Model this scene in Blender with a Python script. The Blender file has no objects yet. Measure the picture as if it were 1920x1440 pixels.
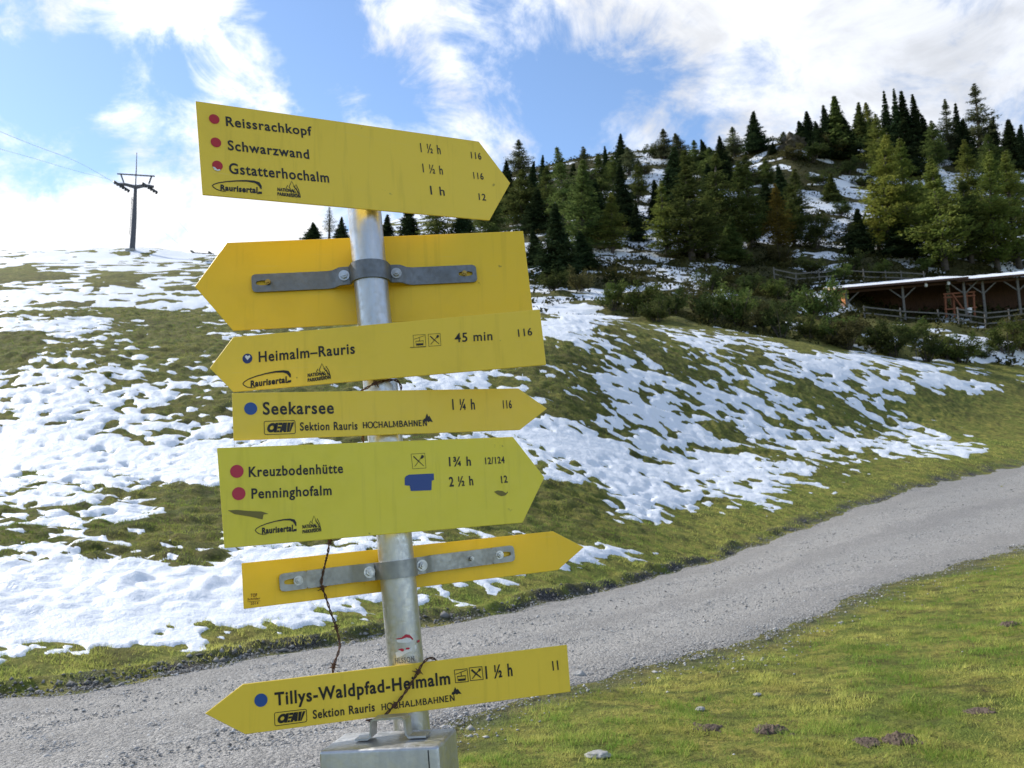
import bpy, bmesh, math
import numpy as np
from mathutils import Vector, Matrix

scene = bpy.context.scene
COL = scene.collection
rng = np.random.default_rng(11)

# ------------------------------------------------------------------ camera
F = 1600.0                      # focal length in photo pixels (1920 wide)
PITCH, ROLL = math.radians(7.7), math.radians(1.8)
CAM = np.array([0.0, 0.0, 1.5])
FW = np.array([0, math.cos(PITCH), math.sin(PITCH)])
_r = np.array([1.0, 0, 0]); _u = np.array([0, -math.sin(PITCH), math.cos(PITCH)])
RT = math.cos(ROLL) * _r - math.sin(ROLL) * _u
UP = math.sin(ROLL) * _r + math.cos(ROLL) * _u

cd = bpy.data.cameras.new('camera'); cam = bpy.data.objects.new('camera', cd); COL.objects.link(cam)
cd.sensor_width = 36; cd.lens = 36 * F / 1920; cd.clip_start = 0.05; cd.clip_end = 5000
cd.dof.use_dof = True; cd.dof.focus_distance = 1.5; cd.dof.aperture_fstop = 16
cam.matrix_world = Matrix(((RT[0], UP[0], -FW[0], CAM[0]), (RT[1], UP[1], -FW[1], CAM[1]),
                           (RT[2], UP[2], -FW[2], CAM[2]), (0, 0, 0, 1)))
scene.camera = cam
scene.view_settings.view_transform = 'Standard'
scene.view_settings.look = 'None'
scene.view_settings.exposure = 0.35
scene.view_settings.gamma = 1
scene.render.engine = 'CYCLES'
scene.cycles.max_bounces = 6
scene.cycles.diffuse_bounces = 3
scene.cycles.use_adaptive_sampling = True

def ray(px, py):
    return FW + RT * (px - 960) / F + UP * (720 - py) / F
def at(px, py, Y):              # the point seen at a pixel whose distance forward is Y
    d = ray(px, py); return CAM + d * (Y / d[1])
def project(p):
    d = np.asarray(p) - CAM
    w = d @ FW
    return 960 + F * (d @ RT) / w, 720 - F * (d @ UP) / w

# ------------------------------------------------------------------ sun and sky
SUN_AZ, SUN_EL = math.radians(-58), math.radians(37)
SUN = Vector((math.sin(SUN_AZ) * math.cos(SUN_EL), math.cos(SUN_AZ) * math.cos(SUN_EL), math.sin(SUN_EL)))
ld = bpy.data.lights.new('sun', 'SUN'); ld.energy = 4.2; ld.angle = math.radians(0.53); ld.color = (1.0, 0.95, 0.86)
sun = bpy.data.objects.new('sun', ld); COL.objects.link(sun)
sun.rotation_mode = 'QUATERNION'; sun.rotation_quaternion = SUN.to_track_quat('Z', 'Y')

class NT:                       # small node-graph helper
    def __init__(s, tree): s.t = tree; tree.nodes.clear()
    def n(s, typ, ins=None, **kw):
        nd = s.t.nodes.new(typ)
        for k, v in kw.items(): setattr(nd, k, v)
        for k, v in (ins or {}).items(): s.set(nd, k, v)
        return nd
    def set(s, nd, k, v):
        sk = nd.inputs[k]
        if isinstance(v, bpy.types.NodeSocket): s.t.links.new(v, sk)
        elif isinstance(v, bpy.types.Node): s.t.links.new(v.outputs[0], sk)
        else:
            try: sk.default_value = v
            except Exception: sk.default_value = (*v, 1.0)
    def math(s, op, a, b=0.0, c=None, clamp=False):
        nd = s.n('ShaderNodeMath', {0: a, 1: b}, operation=op); nd.use_clamp = clamp
        if c is not None: s.set(nd, 2, c)
        return nd.outputs[0]
    def ramp(s, fac, lo, hi, a=0.0, b=1.0, smooth=True):
        return s.n('ShaderNodeMapRange', {0: fac, 1: lo, 2: hi, 3: a, 4: b},
                   interpolation_type='SMOOTHSTEP' if smooth else 'LINEAR').outputs[0]
    def mix(s, fac, a, b, mode='MIX'):
        nd = s.n('ShaderNodeMix', data_type='RGBA', blend_type=mode)
        s.set(nd, 0, fac); s.set(nd, 6, a); s.set(nd, 7, b); return nd.outputs[2]
    def noise(s, vec, scale, detail=4, rough=0.55, dist=0.0):
        nd = s.n('ShaderNodeTexNoise', {'Scale': scale, 'Detail': detail, 'Roughness': rough, 'Distortion': dist})
        if vec is not None: s.set(nd, 'Vector', vec)
        return nd.outputs[0]

def c4(c): return (c[0], c[1], c[2], 1.0)

world = bpy.data.worlds.new('World'); scene.world = world; world.use_nodes = True
w = NT(world.node_tree)
sky = w.n('ShaderNodeTexSky', sky_type='NISHITA'); sky.sun_disc = False
sky.sun_elevation = SUN_EL; sky.sun_rotation = SUN_AZ; sky.altitude = 600; sky.dust_density = 0.3; sky.ozone_density = 3.0
tc = w.n('ShaderNodeTexCoord'); D = tc.outputs['Generated']
BLOBS = [  # pixel, radius, weight: where the broken cloud lies on the sky
    (60, 50, 200, .45), (330, 50, 150, .35), (440, 150, 130, .45), (800, 70, 210, .55), (1130, 20, 330, .55), (1500, 90, 430, .6),
    (1830, 120, 430, .5), (1330, 190, 110, .35), (240, 195, 90, .3), (100, 420, 330, .42), (420, 440, 290, .40), (860, 245, 130, .4),
    (980, 280, 110, .3), (655, 195, 70, .3), (330, 350, 200, .2), (700, 420, 260, .3),
    (1090, 200, 260, -.75), (830, 185, 170, -.25), (640, 120, 170, -.6), (550, 70, 130, -.6), (60, 190, 160, -.85), (210, 250, 120, -.3), (170, 120, 80, -.45),
    (310, 165, 100, -.7), (740, 200, 140, -.45), (1230, 140, 170, -.45), (350, 310, 80, -.5), (170, 110, 80, -.4), (590, 260, 90, -.4),
    (1030, 240, 140, -.4), (620, 40, 90, -.4)]
warp = w.n('ShaderNodeTexNoise', {'Vector': D, 'Scale': 9.0, 'Detail': 5, 'Roughness': .6})
wv = w.n('ShaderNodeVectorMath', {0: warp.outputs['Color'], 1: (.5, .5, .5)}, operation='SUBTRACT')
wv = w.n('ShaderNodeVectorMath', {0: wv, 'Scale': .09}, operation='SCALE')
DW = w.n('ShaderNodeVectorMath', {0: D, 1: wv}, operation='ADD').outputs[0]
acc = 0.5
for bx, by, br, bw in BLOBS:
    d = ray(bx, by); d = d / np.linalg.norm(d)
    dist = w.n('ShaderNodeVectorMath', {0: DW, 1: tuple(d)}, operation='DISTANCE').outputs['Value']
    acc = w.math('ADD', acc, w.ramp(dist, 0.0, br / F * 1.15, bw, 0.0))
str_map = w.n('ShaderNodeMapping', {'Vector': D, 'Rotation': (0, math.radians(25), 0), 'Scale': (1.0, 1.0, 1.5)})
n1 = w.noise(str_map, 8.5, 11, .64, .5); n2 = w.noise(D, 24.0, 6, .62, .3)
val = w.math('ADD', acc, w.math('MULTIPLY', w.math('SUBTRACT', n1, .5), 3.2))
val = w.math('ADD', val, w.math('MULTIPLY', w.math('SUBTRACT', n2, .5), .7))
mask = w.ramp(val, .24, 1.20)
sund = w.n('ShaderNodeVectorMath', {0: D, 1: tuple(SUN)}, operation='DOT_PRODUCT').outputs['Value']
glow = w.ramp(sund, .25, .95, 0.0, 1.0)
n3 = w.noise(str_map, 6.0, 8, .62, .6)
back = w.ramp(sund, -.15, -.85, 0.0, .80)  # unseen clouds opposite the sun brightened, added fill for the shaded signs
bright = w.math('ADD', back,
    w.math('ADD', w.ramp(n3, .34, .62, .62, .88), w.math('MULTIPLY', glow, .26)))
cloud_col = w.mix(glow, (0.88, 0.92, 1.0, 1), (1.0, 1.0, 1.0, 1))
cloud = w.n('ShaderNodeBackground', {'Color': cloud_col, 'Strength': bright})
blue = w.n('ShaderNodeBackground', {'Color': sky.outputs[0], 'Strength': 0.165})
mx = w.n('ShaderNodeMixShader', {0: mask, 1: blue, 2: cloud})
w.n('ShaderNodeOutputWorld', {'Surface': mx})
world.cycles.sampling_method = 'MANUAL'; world.cycles.sample_map_resolution = 1024

# ------------------------------------------------------------------ object helpers
def link(o, parent=None):
    COL.objects.link(o)
    if parent is not None: o.parent = parent
    return o
def tag(o, label=None, cat=None, group=None, kind=None):
    if label: o['label'] = label
    if cat: o['category'] = cat
    if group: o['group'] = group
    if kind: o['kind'] = kind
    return o
def empty(name, loc, label, cat, group=None):
    o = bpy.data.objects.new(name, None); o.empty_display_size = .1; o.location = loc
    return tag(link(o), label, cat, group)
def np_mesh(name, v, faces, mats, smooth=False):
    """faces: list of integer arrays (n,3) or (n,4)"""
    me = bpy.data.meshes.new(name)
    v = np.asarray(v, dtype=np.float32)
    me.vertices.add(len(v)); me.vertices.foreach_set('co', v.ravel())
    idx = np.concatenate([np.asarray(f, dtype=np.int32).ravel() for f in faces if len(f)])
    tot = np.concatenate([np.full(len(f), f.shape[1], dtype=np.int32) for f in faces if len(f)])
    me.loops.add(len(idx)); me.loops.foreach_set('vertex_index', idx)
    st = np.concatenate([[0], np.cumsum(tot)[:-1]]).astype(np.int32)
    me.polygons.add(len(tot)); me.polygons.foreach_set('loop_start', st); me.polygons.foreach_set('loop_total', tot)
    if smooth: me.polygons.foreach_set('use_smooth', np.ones(len(tot), dtype=bool))
    me.update(calc_edges=True)
    for m in (mats if isinstance(mats, (list, tuple)) else [mats]): me.materials.append(m)
    return me
def fattr(me, name, vals):
    a = me.attributes.new(name, 'FLOAT', 'POINT'); a.data.foreach_set('value', np.asarray(vals, dtype=np.float32).ravel())
def world_of(o):
    m = o.matrix_basis.copy()
    return world_of(o.parent) @ o.matrix_parent_inverse @ m if o.parent else m
def obj(name, me, parent=None):
    return link(bpy.data.objects.new(name, me), parent)
class MB:                        # collects shapes and builds them as one mesh
    def __init__(s): s.v = []; s.f = []
    def add(s, v, f):
        o = len(s.v); s.v += [tuple(map(float, p)) for p in v]; s.f += [tuple(i + o for i in q) for q in f]
    def box(s, c, size, R=None):
        h = np.array(size) / 2; c = np.asarray(c, float)
        R = np.eye(3) if R is None else np.asarray(R)
        vs = [c + R @ (h * np.array(q)) for q in ((-1,-1,-1),(1,-1,-1),(1,1,-1),(-1,1,-1),(-1,-1,1),(1,-1,1),(1,1,1),(-1,1,1))]
        s.add(vs, [(0,3,2,1),(4,5,6,7),(0,1,5,4),(1,2,6,5),(2,3,7,6),(3,0,4,7)])
    def bar(s, a, b, wd, hg, up=(0, 0, 1)):
        a = np.asarray(a, float); b = np.asarray(b, float); d = b - a; L = np.linalg.norm(d); d /= L
        x = np.cross(d, up); x /= np.linalg.norm(x); z = np.cross(x, d)
        s.box((a + b) / 2, (wd, L, hg), np.stack([x, d, z], 1))
    def tube(s, pts, rad, seg=8, caps=True):
        pts = [np.asarray(p, float) for p in pts]; rad = [rad] * len(pts) if np.isscalar(rad) else rad
        rings = []; ref = np.array([0.31, 0.2, 0.93])
        for i, p in enumerate(pts):
            t = pts[min(i + 1, len(pts) - 1)] - pts[max(i - 1, 0)]; t = t / (np.linalg.norm(t) + 1e-12)
            if abs(t @ ref) > .95: ref = np.array([.93, .1, .3])
            x = np.cross(ref, t); x /= np.linalg.norm(x); y = np.cross(t, x)
            rings.append([p + rad[i] * (math.cos(2*math.pi*k/seg) * x + math.sin(2*math.pi*k/seg) * y) for k in range(seg)])
        v = [q for r in rings for q in r]; f = []
        for i in range(len(pts) - 1):
            for k in range(seg):
                f.append((i*seg+k, i*seg+(k+1) % seg, (i+1)*seg+(k+1) % seg, (i+1)*seg+k))
        if caps:
            f.append(tuple(range(seg))[::-1]); f.append(tuple((len(pts)-1)*seg + k for k in range(seg)))
        s.add(v, f)
    def prism(s, outline, thick_vec):      # closed outline (3-D points) extruded by a vector
        n = len(outline); o = [np.asarray(p, float) for p in outline]; t = np.asarray(thick_vec, float)
        s.add(o + [p + t for p in o], [tuple(range(n))[::-1], tuple(range(n, 2*n))] +
              [(i, (i+1) % n, n + (i+1) % n, n + i) for i in range(n)])
    def build(s, name, mat, parent=None, smooth=False, bevel=0.0, seg=2):
        me = bpy.data.meshes.new(name); me.from_pydata(s.v, [], s.f)
        bm = bmesh.new(); bm.from_mesh(me)
        bmesh.ops.recalc_face_normals(bm, faces=bm.faces)
        if bevel: bmesh.ops.bevel(bm, geom=[e for e in bm.edges if len(e.link_faces) == 2 and e.calc_face_angle(0) > .5],
                                  offset=bevel, segments=seg, affect='EDGES', profile=.5)
        bm.to_mesh(me); bm.free()
        if smooth:
            for p in me.polygons: p.use_smooth = True
            me.set_sharp_from_angle(angle=math.radians(40))
        me.update(); me.materials.append(mat)
        o = obj(name, me, parent)
        if parent is not None: o.matrix_parent_inverse = world_of(parent).inverted()   # shapes are given in world space
        return o

# ------------------------------------------------------------------ materials
def mat(name, build, disp=False):
    m = bpy.data.materials.new(name); m.use_nodes = True
    g = NT(m.node_tree); g.n('ShaderNodeOutputMaterial', {'Surface': build(g)}); return m
def bump(g, h, strength, dist=.01):
    return g.n('ShaderNodeBump', {'Height': h, 'Strength': strength, 'Distance': dist}).outputs[0]
def pbsdf(g, col, rough=.6, **kw):
    ins = {'Base Color': col if not isinstance(col, tuple) else c4(col), 'Roughness': rough}; ins.update(kw)
    return g.n('ShaderNodeBsdfPrincipled', ins).outputs[0]
def pos(g): return g.n('ShaderNodeNewGeometry').outputs['Position']
def oco(g): return g.n('ShaderNodeTexCoord').outputs['Object']
def attr(g, name): return g.n('ShaderNodeAttribute', attribute_name=name).outputs['Fac']

def b_ground(g):
    P = pos(g); lush = attr(g, 'lush'); brown = attr(g, 'heath')
    n1 = g.noise(P, .55, 6, .6); n2 = g.noise(P, 3.2, 6, .65); n3 = g.noise(P, 17, 5, .7); n4 = g.noise(P, 70, 3, .7)
    olive = g.mix(g.ramp(n2, .35, .65), (.068, .086, .019, 1), (.195, .182, .044, 1))
    olive = g.mix(g.ramp(n1, .45, .7, 0, .6), olive, (.130, .095, .036, 1))
    green = g.mix(g.ramp(n2, .35, .66), (.155, .190, .036, 1), (.340, .310, .070, 1))
    green = g.mix(g.ramp(n1, .46, .66, 0, .55), green, (.115, .185, .026, 1))
    c = g.mix(lush, olive, green)
    tuft = g.noise(P, 6.5, 4, .65)
    c = g.mix(g.ramp(tuft, .50, .62, 0, .55), c, (.060, .068, .018, 1))
    c = g.mix(g.ramp(g.noise(P, 1.7, 4, .6), .52, .66, 0, .5), c, (.060, .050, .020, 1))
    dark = g.mix(g.ramp(n2, .35, .65), (.030, .030, .012, 1), (.070, .066, .024, 1))
    c = g.mix(brown, c, dark)
    soil = g.ramp(g.math('ADD', g.math('MULTIPLY', n2, .5), g.math('MULTIPLY', n3, .5)), .575, .64, 0, .8)
    c = g.mix(soil, c, (.060, .042, .028, 1))
    c = g.mix(g.ramp(n3, .3, .7), c, g.mix(1.0, c, (1.35, 1.3, 1.3, 1), 'MULTIPLY'))
    c = g.mix(attr(g, 'stony'), c, g.mix(g.ramp(n4, .4, .62), (.018, .016, .014, 1), (.20, .19, .18, 1)))
    h = g.math('ADD', g.math('ADD', g.math('MULTIPLY', n3, 1.0), g.math('MULTIPLY', n4, .5)), g.math('MULTIPLY', tuft, -1.6))
    return pbsdf(g, c, .9, Normal=bump(g, h, 1.0, .09), **{'Specular IOR Level': .15})
def b_snow(g):
    P = pos(g); n = g.math('ADD', g.noise(P, 8, 4, .6), g.math('MULTIPLY', g.noise(P, 3.0, 3, .6), 1.2)); n2 = g.noise(P, 50, 3, .6)
    c = g.mix(g.ramp(g.noise(P, 2.5, 5, .65), .62, .78, 0, .35), (.76, .785, .82, 1), (.48, .46, .42, 1))
    h = g.math('ADD', n, g.math('MULTIPLY', n2, .25))
    return pbsdf(g, c, .55, Normal=bump(g, h, .6, .05), **{'Specular IOR Level': .3})
def b_gravel(g):
    P = pos(g)
    v = g.n('ShaderNodeTexVoronoi', {'Vector': P, 'Scale': 38.0, 'Randomness': 1.0})
    v2 = g.n('ShaderNodeTexVoronoi', {'Vector': P, 'Scale': 95.0, 'Randomness': 1.0})
    tone = g.n('ShaderNodeSeparateColor', {0: v.outputs['Color']}).outputs[0]
    tone2 = g.n('ShaderNodeSeparateColor', {0: v2.outputs['Color']}).outputs[0]
    t = g.math('ADD', g.math('MULTIPLY', tone, .5), g.math('MULTIPLY', tone2, .5))
    c = g.mix(t, (.10, .096, .090, 1), (.54, .515, .475, 1))
    big = g.noise(P, .9, 5, .6)
    c = g.mix(g.ramp(big, .38, .68, 0, .6), c, (.30, .285, .26, 1))
    c = g.mix(g.ramp(g.noise(P, 4.0, 4, .6), .55, .75, 0, .4), c, (.17, .155, .13, 1))
    tk = attr(g, 'track')
    c = g.mix(g.math('MULTIPLY', tk, .35), c, g.mix(g.ramp(big, .3, .7), (.33, .32, .30, 1), (.40, .385, .36, 1)))
    c = g.mix(g.ramp(g.math('ADD', tk, g.math('MULTIPLY', big, .5)), .25, .55, .28, 0), c, (.16, .155, .15, 1))
    fine = g.noise(P, 220, 2, .6)
    h = g.math('SUBTRACT', 1.0, g.math('ADD', v.outputs['Distance'], g.math('MULTIPLY', v2.outputs['Distance'], .6)))
    h = g.math('ADD', h, g.math('MULTIPLY', fine, .15))
    return pbsdf(g, c, .85, Normal=bump(g, h, .8, .02), **{'Specular IOR Level': .25})
def b_foliage(col, col2, trans=.3, scale=.9):
    def f(g):
        oi = g.n('ShaderNodeObjectInfo').outputs['Random']
        n = g.noise(oco(g), scale, 4, .6)
        c = g.mix(g.ramp(n, .38, .64), c4(col), c4(col2))
        c = g.n('ShaderNodeHueSaturation', {'Color': c, 'Hue': g.ramp(oi, 0, 1, 0.495, .522, False), 'Value': g.ramp(oi, 0, 1, .8, 1.25, False)}).outputs[0]
        a = g.n('ShaderNodeBsdfDiffuse', {'Color': c}); b = g.n('ShaderNodeBsdfTranslucent', {'Color': c})
        return g.n('ShaderNodeMixShader', {0: trans, 1: a, 2: b}).outputs[0]
    return f
def b_wood(a, b, scale=(3, 3, 25)):
    def f(g):
        mp = g.n('ShaderNodeMapping', {'Vector': oco(g), 'Scale': scale})
        n = g.noise(mp, 1.2, 5, .6)
        return pbsdf(g, g.mix(g.ramp(n, .3, .7), c4(a), c4(b)), .8, Normal=bump(g, n, .4, .01))
    return f
def b_paint(col, rough=.42, dirt=.30):
    def f(g):
        P = oco(g); n = g.noise(P, 7, 6, .65); n2 = g.noise(P, 60, 3, .6)
        dark = tuple(x * .72 for x in col)
        c = g.mix(g.ramp(n, .48, .75, 0, dirt), c4(col), c4(dark))
        stk = g.noise(g.n('ShaderNodeMapping', {'Vector': P, 'Scale': (60, 60, 3)}), 1.0, 4, .6)
        c = g.mix(g.ramp(stk, .55, .72, 0, .22), c, c4(tuple(x * .6 for x in col)))
        scr = g.noise(g.n('ShaderNodeMapping', {'Vector': P, 'Rotation': (.3, .5, .2), 'Scale': (7, 7, 260)}), 1.0, 2, .5)
        c = g.mix(g.ramp(scr, .70, .74, 0, .28), c, c4(tuple(min(1, x * .8 + .12) for x in col)))
        sp = g.ramp(g.noise(P, 34, 3, .55), .72, .76, 0, .55)
        c = g.mix(sp, c, (.10, .075, .03, 1))
        return pbsdf(g, c, g.ramp(n2, .3, .7, rough - .05, rough + .1), Normal=bump(g, g.noise(P, 5, 3), .05, .01), **{'Specular IOR Level': .35})
    return f
def b_plain(col, rough=.6, metal=0.0):
    return lambda g: pbsdf(g, col, rough, Metallic=metal)
def b_metal(col, rough=.42, streak=(1, 1, 1), dirt=(.16, .14, .11)):
    def f(g):
        P = oco(g)
        mp = g.n('ShaderNodeMapping', {'Vector': P, 'Scale': streak})
        n = g.noise(mp, 28, 5, .65); n2 = g.noise(P, 9, 6, .7); n3 = g.noise(P, 120, 3, .6)
        c = g.mix(g.ramp(n, .3, .7), c4(tuple(x * .8 for x in col)), c4(col))
        c = g.mix(g.ramp(n2, .54, .72, 0, .55), c, c4(dirt))
        m = g.ramp(n2, .54, .72, .88, .35)
        return pbsdf(g, c, g.ramp(n3, .3, .7, rough - .08, rough + .12), Metallic=m, Normal=bump(g, n3, .12, .002))
    return f
def b_rust(g):
    n = g.noise(oco(g), 90, 5, .7)
    return pbsdf(g, g.mix(g.ramp(n, .35, .65), (.045, .022, .014, 1), (.12, .055, .03, 1)), .85)
def b_rock(g):
    n = g.noise(oco(g), 14, 6, .65)
    return pbsdf(g, g.mix(g.ramp(n, .3, .7), (.22, .215, .20, 1), (.42, .41, .39, 1)), .85, Normal=bump(g, n, .5, .01))
def b_soil(g):
    n = g.noise(oco(g), 30, 6, .7)
    return pbsdf(g, g.mix(g.ramp(n, .3, .7), (.055, .038, .026, 1), (.180, .130, .095, 1)), .95, Normal=bump(g, n, 1.0, .02))
def b_blade(g):
    t = attr(g, 'tone'); hgt = attr(g, 'tip')
    c = g.mix(t, (.205, .350, .058, 1), (.70, .67, .19, 1))
    c = g.mix(attr(g, 'dull'), c, g.mix(1.0, c, (.60, .55, .55, 1), 'MULTIPLY'))
    c = g.mix(g.math('MULTIPLY', hgt, .25), c, (.40, .36, .10, 1))
    a = g.n('ShaderNodeBsdfDiffuse', {'Color': c}); b = g.n('ShaderNodeBsdfTranslucent', {'Color': c})
    return g.n('ShaderNodeMixShader', {0: .4, 1: a, 2: b}).outputs[0]
def b_stones(g):
    t = attr(g, 'tone')
    return pbsdf(g, g.mix(t, (.11, .108, .103, 1), (.56, .545, .52, 1)), .8, **{'Specular IOR Level': .3})

M = {}
M['ground'] = mat('meadow ground', b_ground); M['snow'] = mat('old snow', b_snow); M['gravel'] = mat('gravel', b_gravel)
M['spruce'] = mat('spruce needles', b_foliage((.020, .034, .016), (.056, .076, .030), .25))
M['larch'] = mat('larch needles', b_foliage((.110, .142, .032), (.215, .230, .055), .45))
M['darklarch'] = mat('dark larch needles', b_foliage((.062, .086, .026), (.140, .160, .046), .4))
M['yellow'] = mat('yellowing larch needles', b_foliage((.145, .165, .032), (.265, .255, .055), .45))
M['gold'] = mat('golden larch needles', b_foliage((.16, .130, .028), (.25, .195, .045), .4))
M['greylarch'] = mat('grey green larch needles', b_foliage((.078, .092, .046), (.150, .158, .075), .4))
M['shrub'] = mat('shrub leaves', b_foliage((.080, .110, .030), (.190, .210, .060), .4, 1.6))
M['darkshrub'] = mat('dark shrub leaves', b_foliage((.048, .066, .022), (.125, .138, .046), .35, 1.6))
M['brownshrub'] = mat('brown shrub leaves', b_foliage((.080, .078, .032), (.165, .145, .060), .35, 1.6))
M['bark'] = mat('bark', b_wood((.035, .027, .020), (.085, .068, .052), (2, 2, 8)))
M['greywood'] = mat('weathered wood', b_wood((.085, .078, .070), (.19, .178, .160)))
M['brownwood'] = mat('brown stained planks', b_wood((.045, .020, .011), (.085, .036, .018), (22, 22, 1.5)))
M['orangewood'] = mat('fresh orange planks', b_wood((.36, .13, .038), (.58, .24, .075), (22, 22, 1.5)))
M['redwood'] = mat('reddish timber', b_wood((.15, .050, .022), (.25, .085, .035), (3, 3, 20)))
M['sign'] = mat('yellow sign enamel', b_paint((.93, .645, .060)))
M['signorange'] = mat('warm yellow sign enamel', b_paint((.93, .60, .030)))
M['signgreen'] = mat('greenish yellow sign enamel', b_paint((.83, .69, .060)))
M['ink'] = mat('black lettering', b_plain((.010, .008, .008), .5))
M['red'] = mat('red dot', b_plain((.48, .012, .018), .45)); M['crimson'] = mat('crimson dot', b_plain((.50, .015, .045), .45))
M['blue'] = mat('blue dot', b_plain((.012, .075, .30), .45)); M['navy'] = mat('dark blue dot', b_plain((.018, .035, .16), .45))
M['tape'] = mat('blue tape', b_plain((.010, .050, .24), .4)); M['white'] = mat('white chip', b_plain((.75, .75, .75), .5))
M['brownink'] = mat('brown print', b_plain((.20, .085, .008), .6)); M['smudge'] = mat('grime', b_plain((.20, .165, .045), .8))
M['pole'] = mat('galvanised pole', b_metal((.60, .60, .61), .36, (1, 1, .15), (.30, .29, .28)))
M['clamp'] = mat('zinc clamp', b_metal((.20, .21, .225), .5, (1, .3, 1), (.10, .10, .10)))
M['clamplight'] = mat('bright zinc clamp', b_metal((.34, .345, .345), .42, (1, .3, 1)))
M['bolt'] = mat('bolt steel', b_metal((.55, .56, .58), .35)); M['brass'] = mat('brass bolt', b_metal((.50, .33, .08), .4))
M['box'] = mat('brushed steel box', b_metal((.58, .58, .575), .38, (1, 1, .08), (.36, .355, .34)))
M['rust'] = mat('rusty wire', b_rust); M['rock'] = mat('pale rock', b_rock); M['soil'] = mat('bare soil', b_soil)
M['crag'] = mat('mossy crag', lambda g: pbsdf(g, g.mix(g.ramp(g.noise(oco(g), 1.6, 6, .65), .4, .6), (.10, .085, .065, 1), (.055, .045, .018, 1)), .9, Normal=bump(g, g.noise(oco(g), 3, 6, .7), 1.0, .3)))
M['blade'] = mat('grass blades', b_blade); M['stones'] = mat('loose stones', b_stones)
M['steel'] = mat('painted lift steel', b_plain((.085, .085, .095), .5, .3)); M['cable'] = mat('cable', b_plain((.30, .30, .32), .5, .2))
M['rubber'] = mat('dark sheave', b_plain((.03, .03, .032), .7))

# ------------------------------------------------------------------ noise
def _hash(ix, iy, s):
    h = (ix.astype(np.int64) * 374761393 + iy.astype(np.int64) * 668265263 + s * 974711 + 12345) & 0xFFFFFFFF
    h = ((h ^ (h >> 13)) * 1274126177) & 0xFFFFFFFF
    return (h ^ (h >> 16)) & 0xFFFF
def gnoise(x, y, s=0):
    x0 = np.floor(x); y0 = np.floor(y); fx = x - x0; fy = y - y0
    def g(i, j):
        a = _hash(x0 + i, y0 + j, s) * (2 * math.pi / 65536)
        return np.cos(a) * (fx - i) + np.sin(a) * (fy - j)
    ux = fx**3 * (fx * (fx * 6 - 15) + 10); uy = fy**3 * (fy * (fy * 6 - 15) + 10)
    a = g(0, 0) * (1 - ux) + g(1, 0) * ux; b = g(0, 1) * (1 - ux) + g(1, 1) * ux
    return (a * (1 - uy) + b * uy) * 1.5
def fbm(x, y, s=0, octv=4, gain=.5, spacing=None, lam=1.0):
    """lam = wavelength of the first octave in the units of x,y; octaves finer than the mesh are faded out"""
    t = 0; a = 1.0
    for o in range(octv):
        L = lam / 2**o
        wgt = a if spacing is None else a * np.clip(L / spacing / 2 - 1, 0, 1)
        t = t + wgt * gnoise(x / L + 17.3 * o, y / L - 9.1 * o, s + o); a *= gain
    return t
def pchip(xk, yk, x):
    xk = np.asarray(xk, float); yk = np.asarray(yk, float); h = np.diff(xk); d = np.diff(yk) / h; m = np.zeros(len(xk))
    m[0], m[-1] = d[0], d[-1]
    for i in range(1, len(xk) - 1):
        if d[i-1] * d[i] > 0:
            w1 = 2*h[i] + h[i-1]; w2 = h[i] + 2*h[i-1]; m[i] = (w1 + w2) / (w1 / d[i-1] + w2 / d[i])
    x = np.clip(x, xk[0], xk[-1]); i = np.clip(np.searchsorted(xk, x) - 1, 0, len(xk) - 2); t = (x - xk[i]) / h[i]
    return ((2*t**3 - 3*t**2 + 1) * yk[i] + (t**3 - 2*t**2 + t) * h[i] * m[i] + (-2*t**3 + 3*t**2) * yk[i+1] + (t**3 - t**2) * h[i] * m[i+1])
def sstep(x, a, b):
    t = np.clip((x - a) / (b - a), 0, 1); return t * t * (3 - 2 * t)

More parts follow.
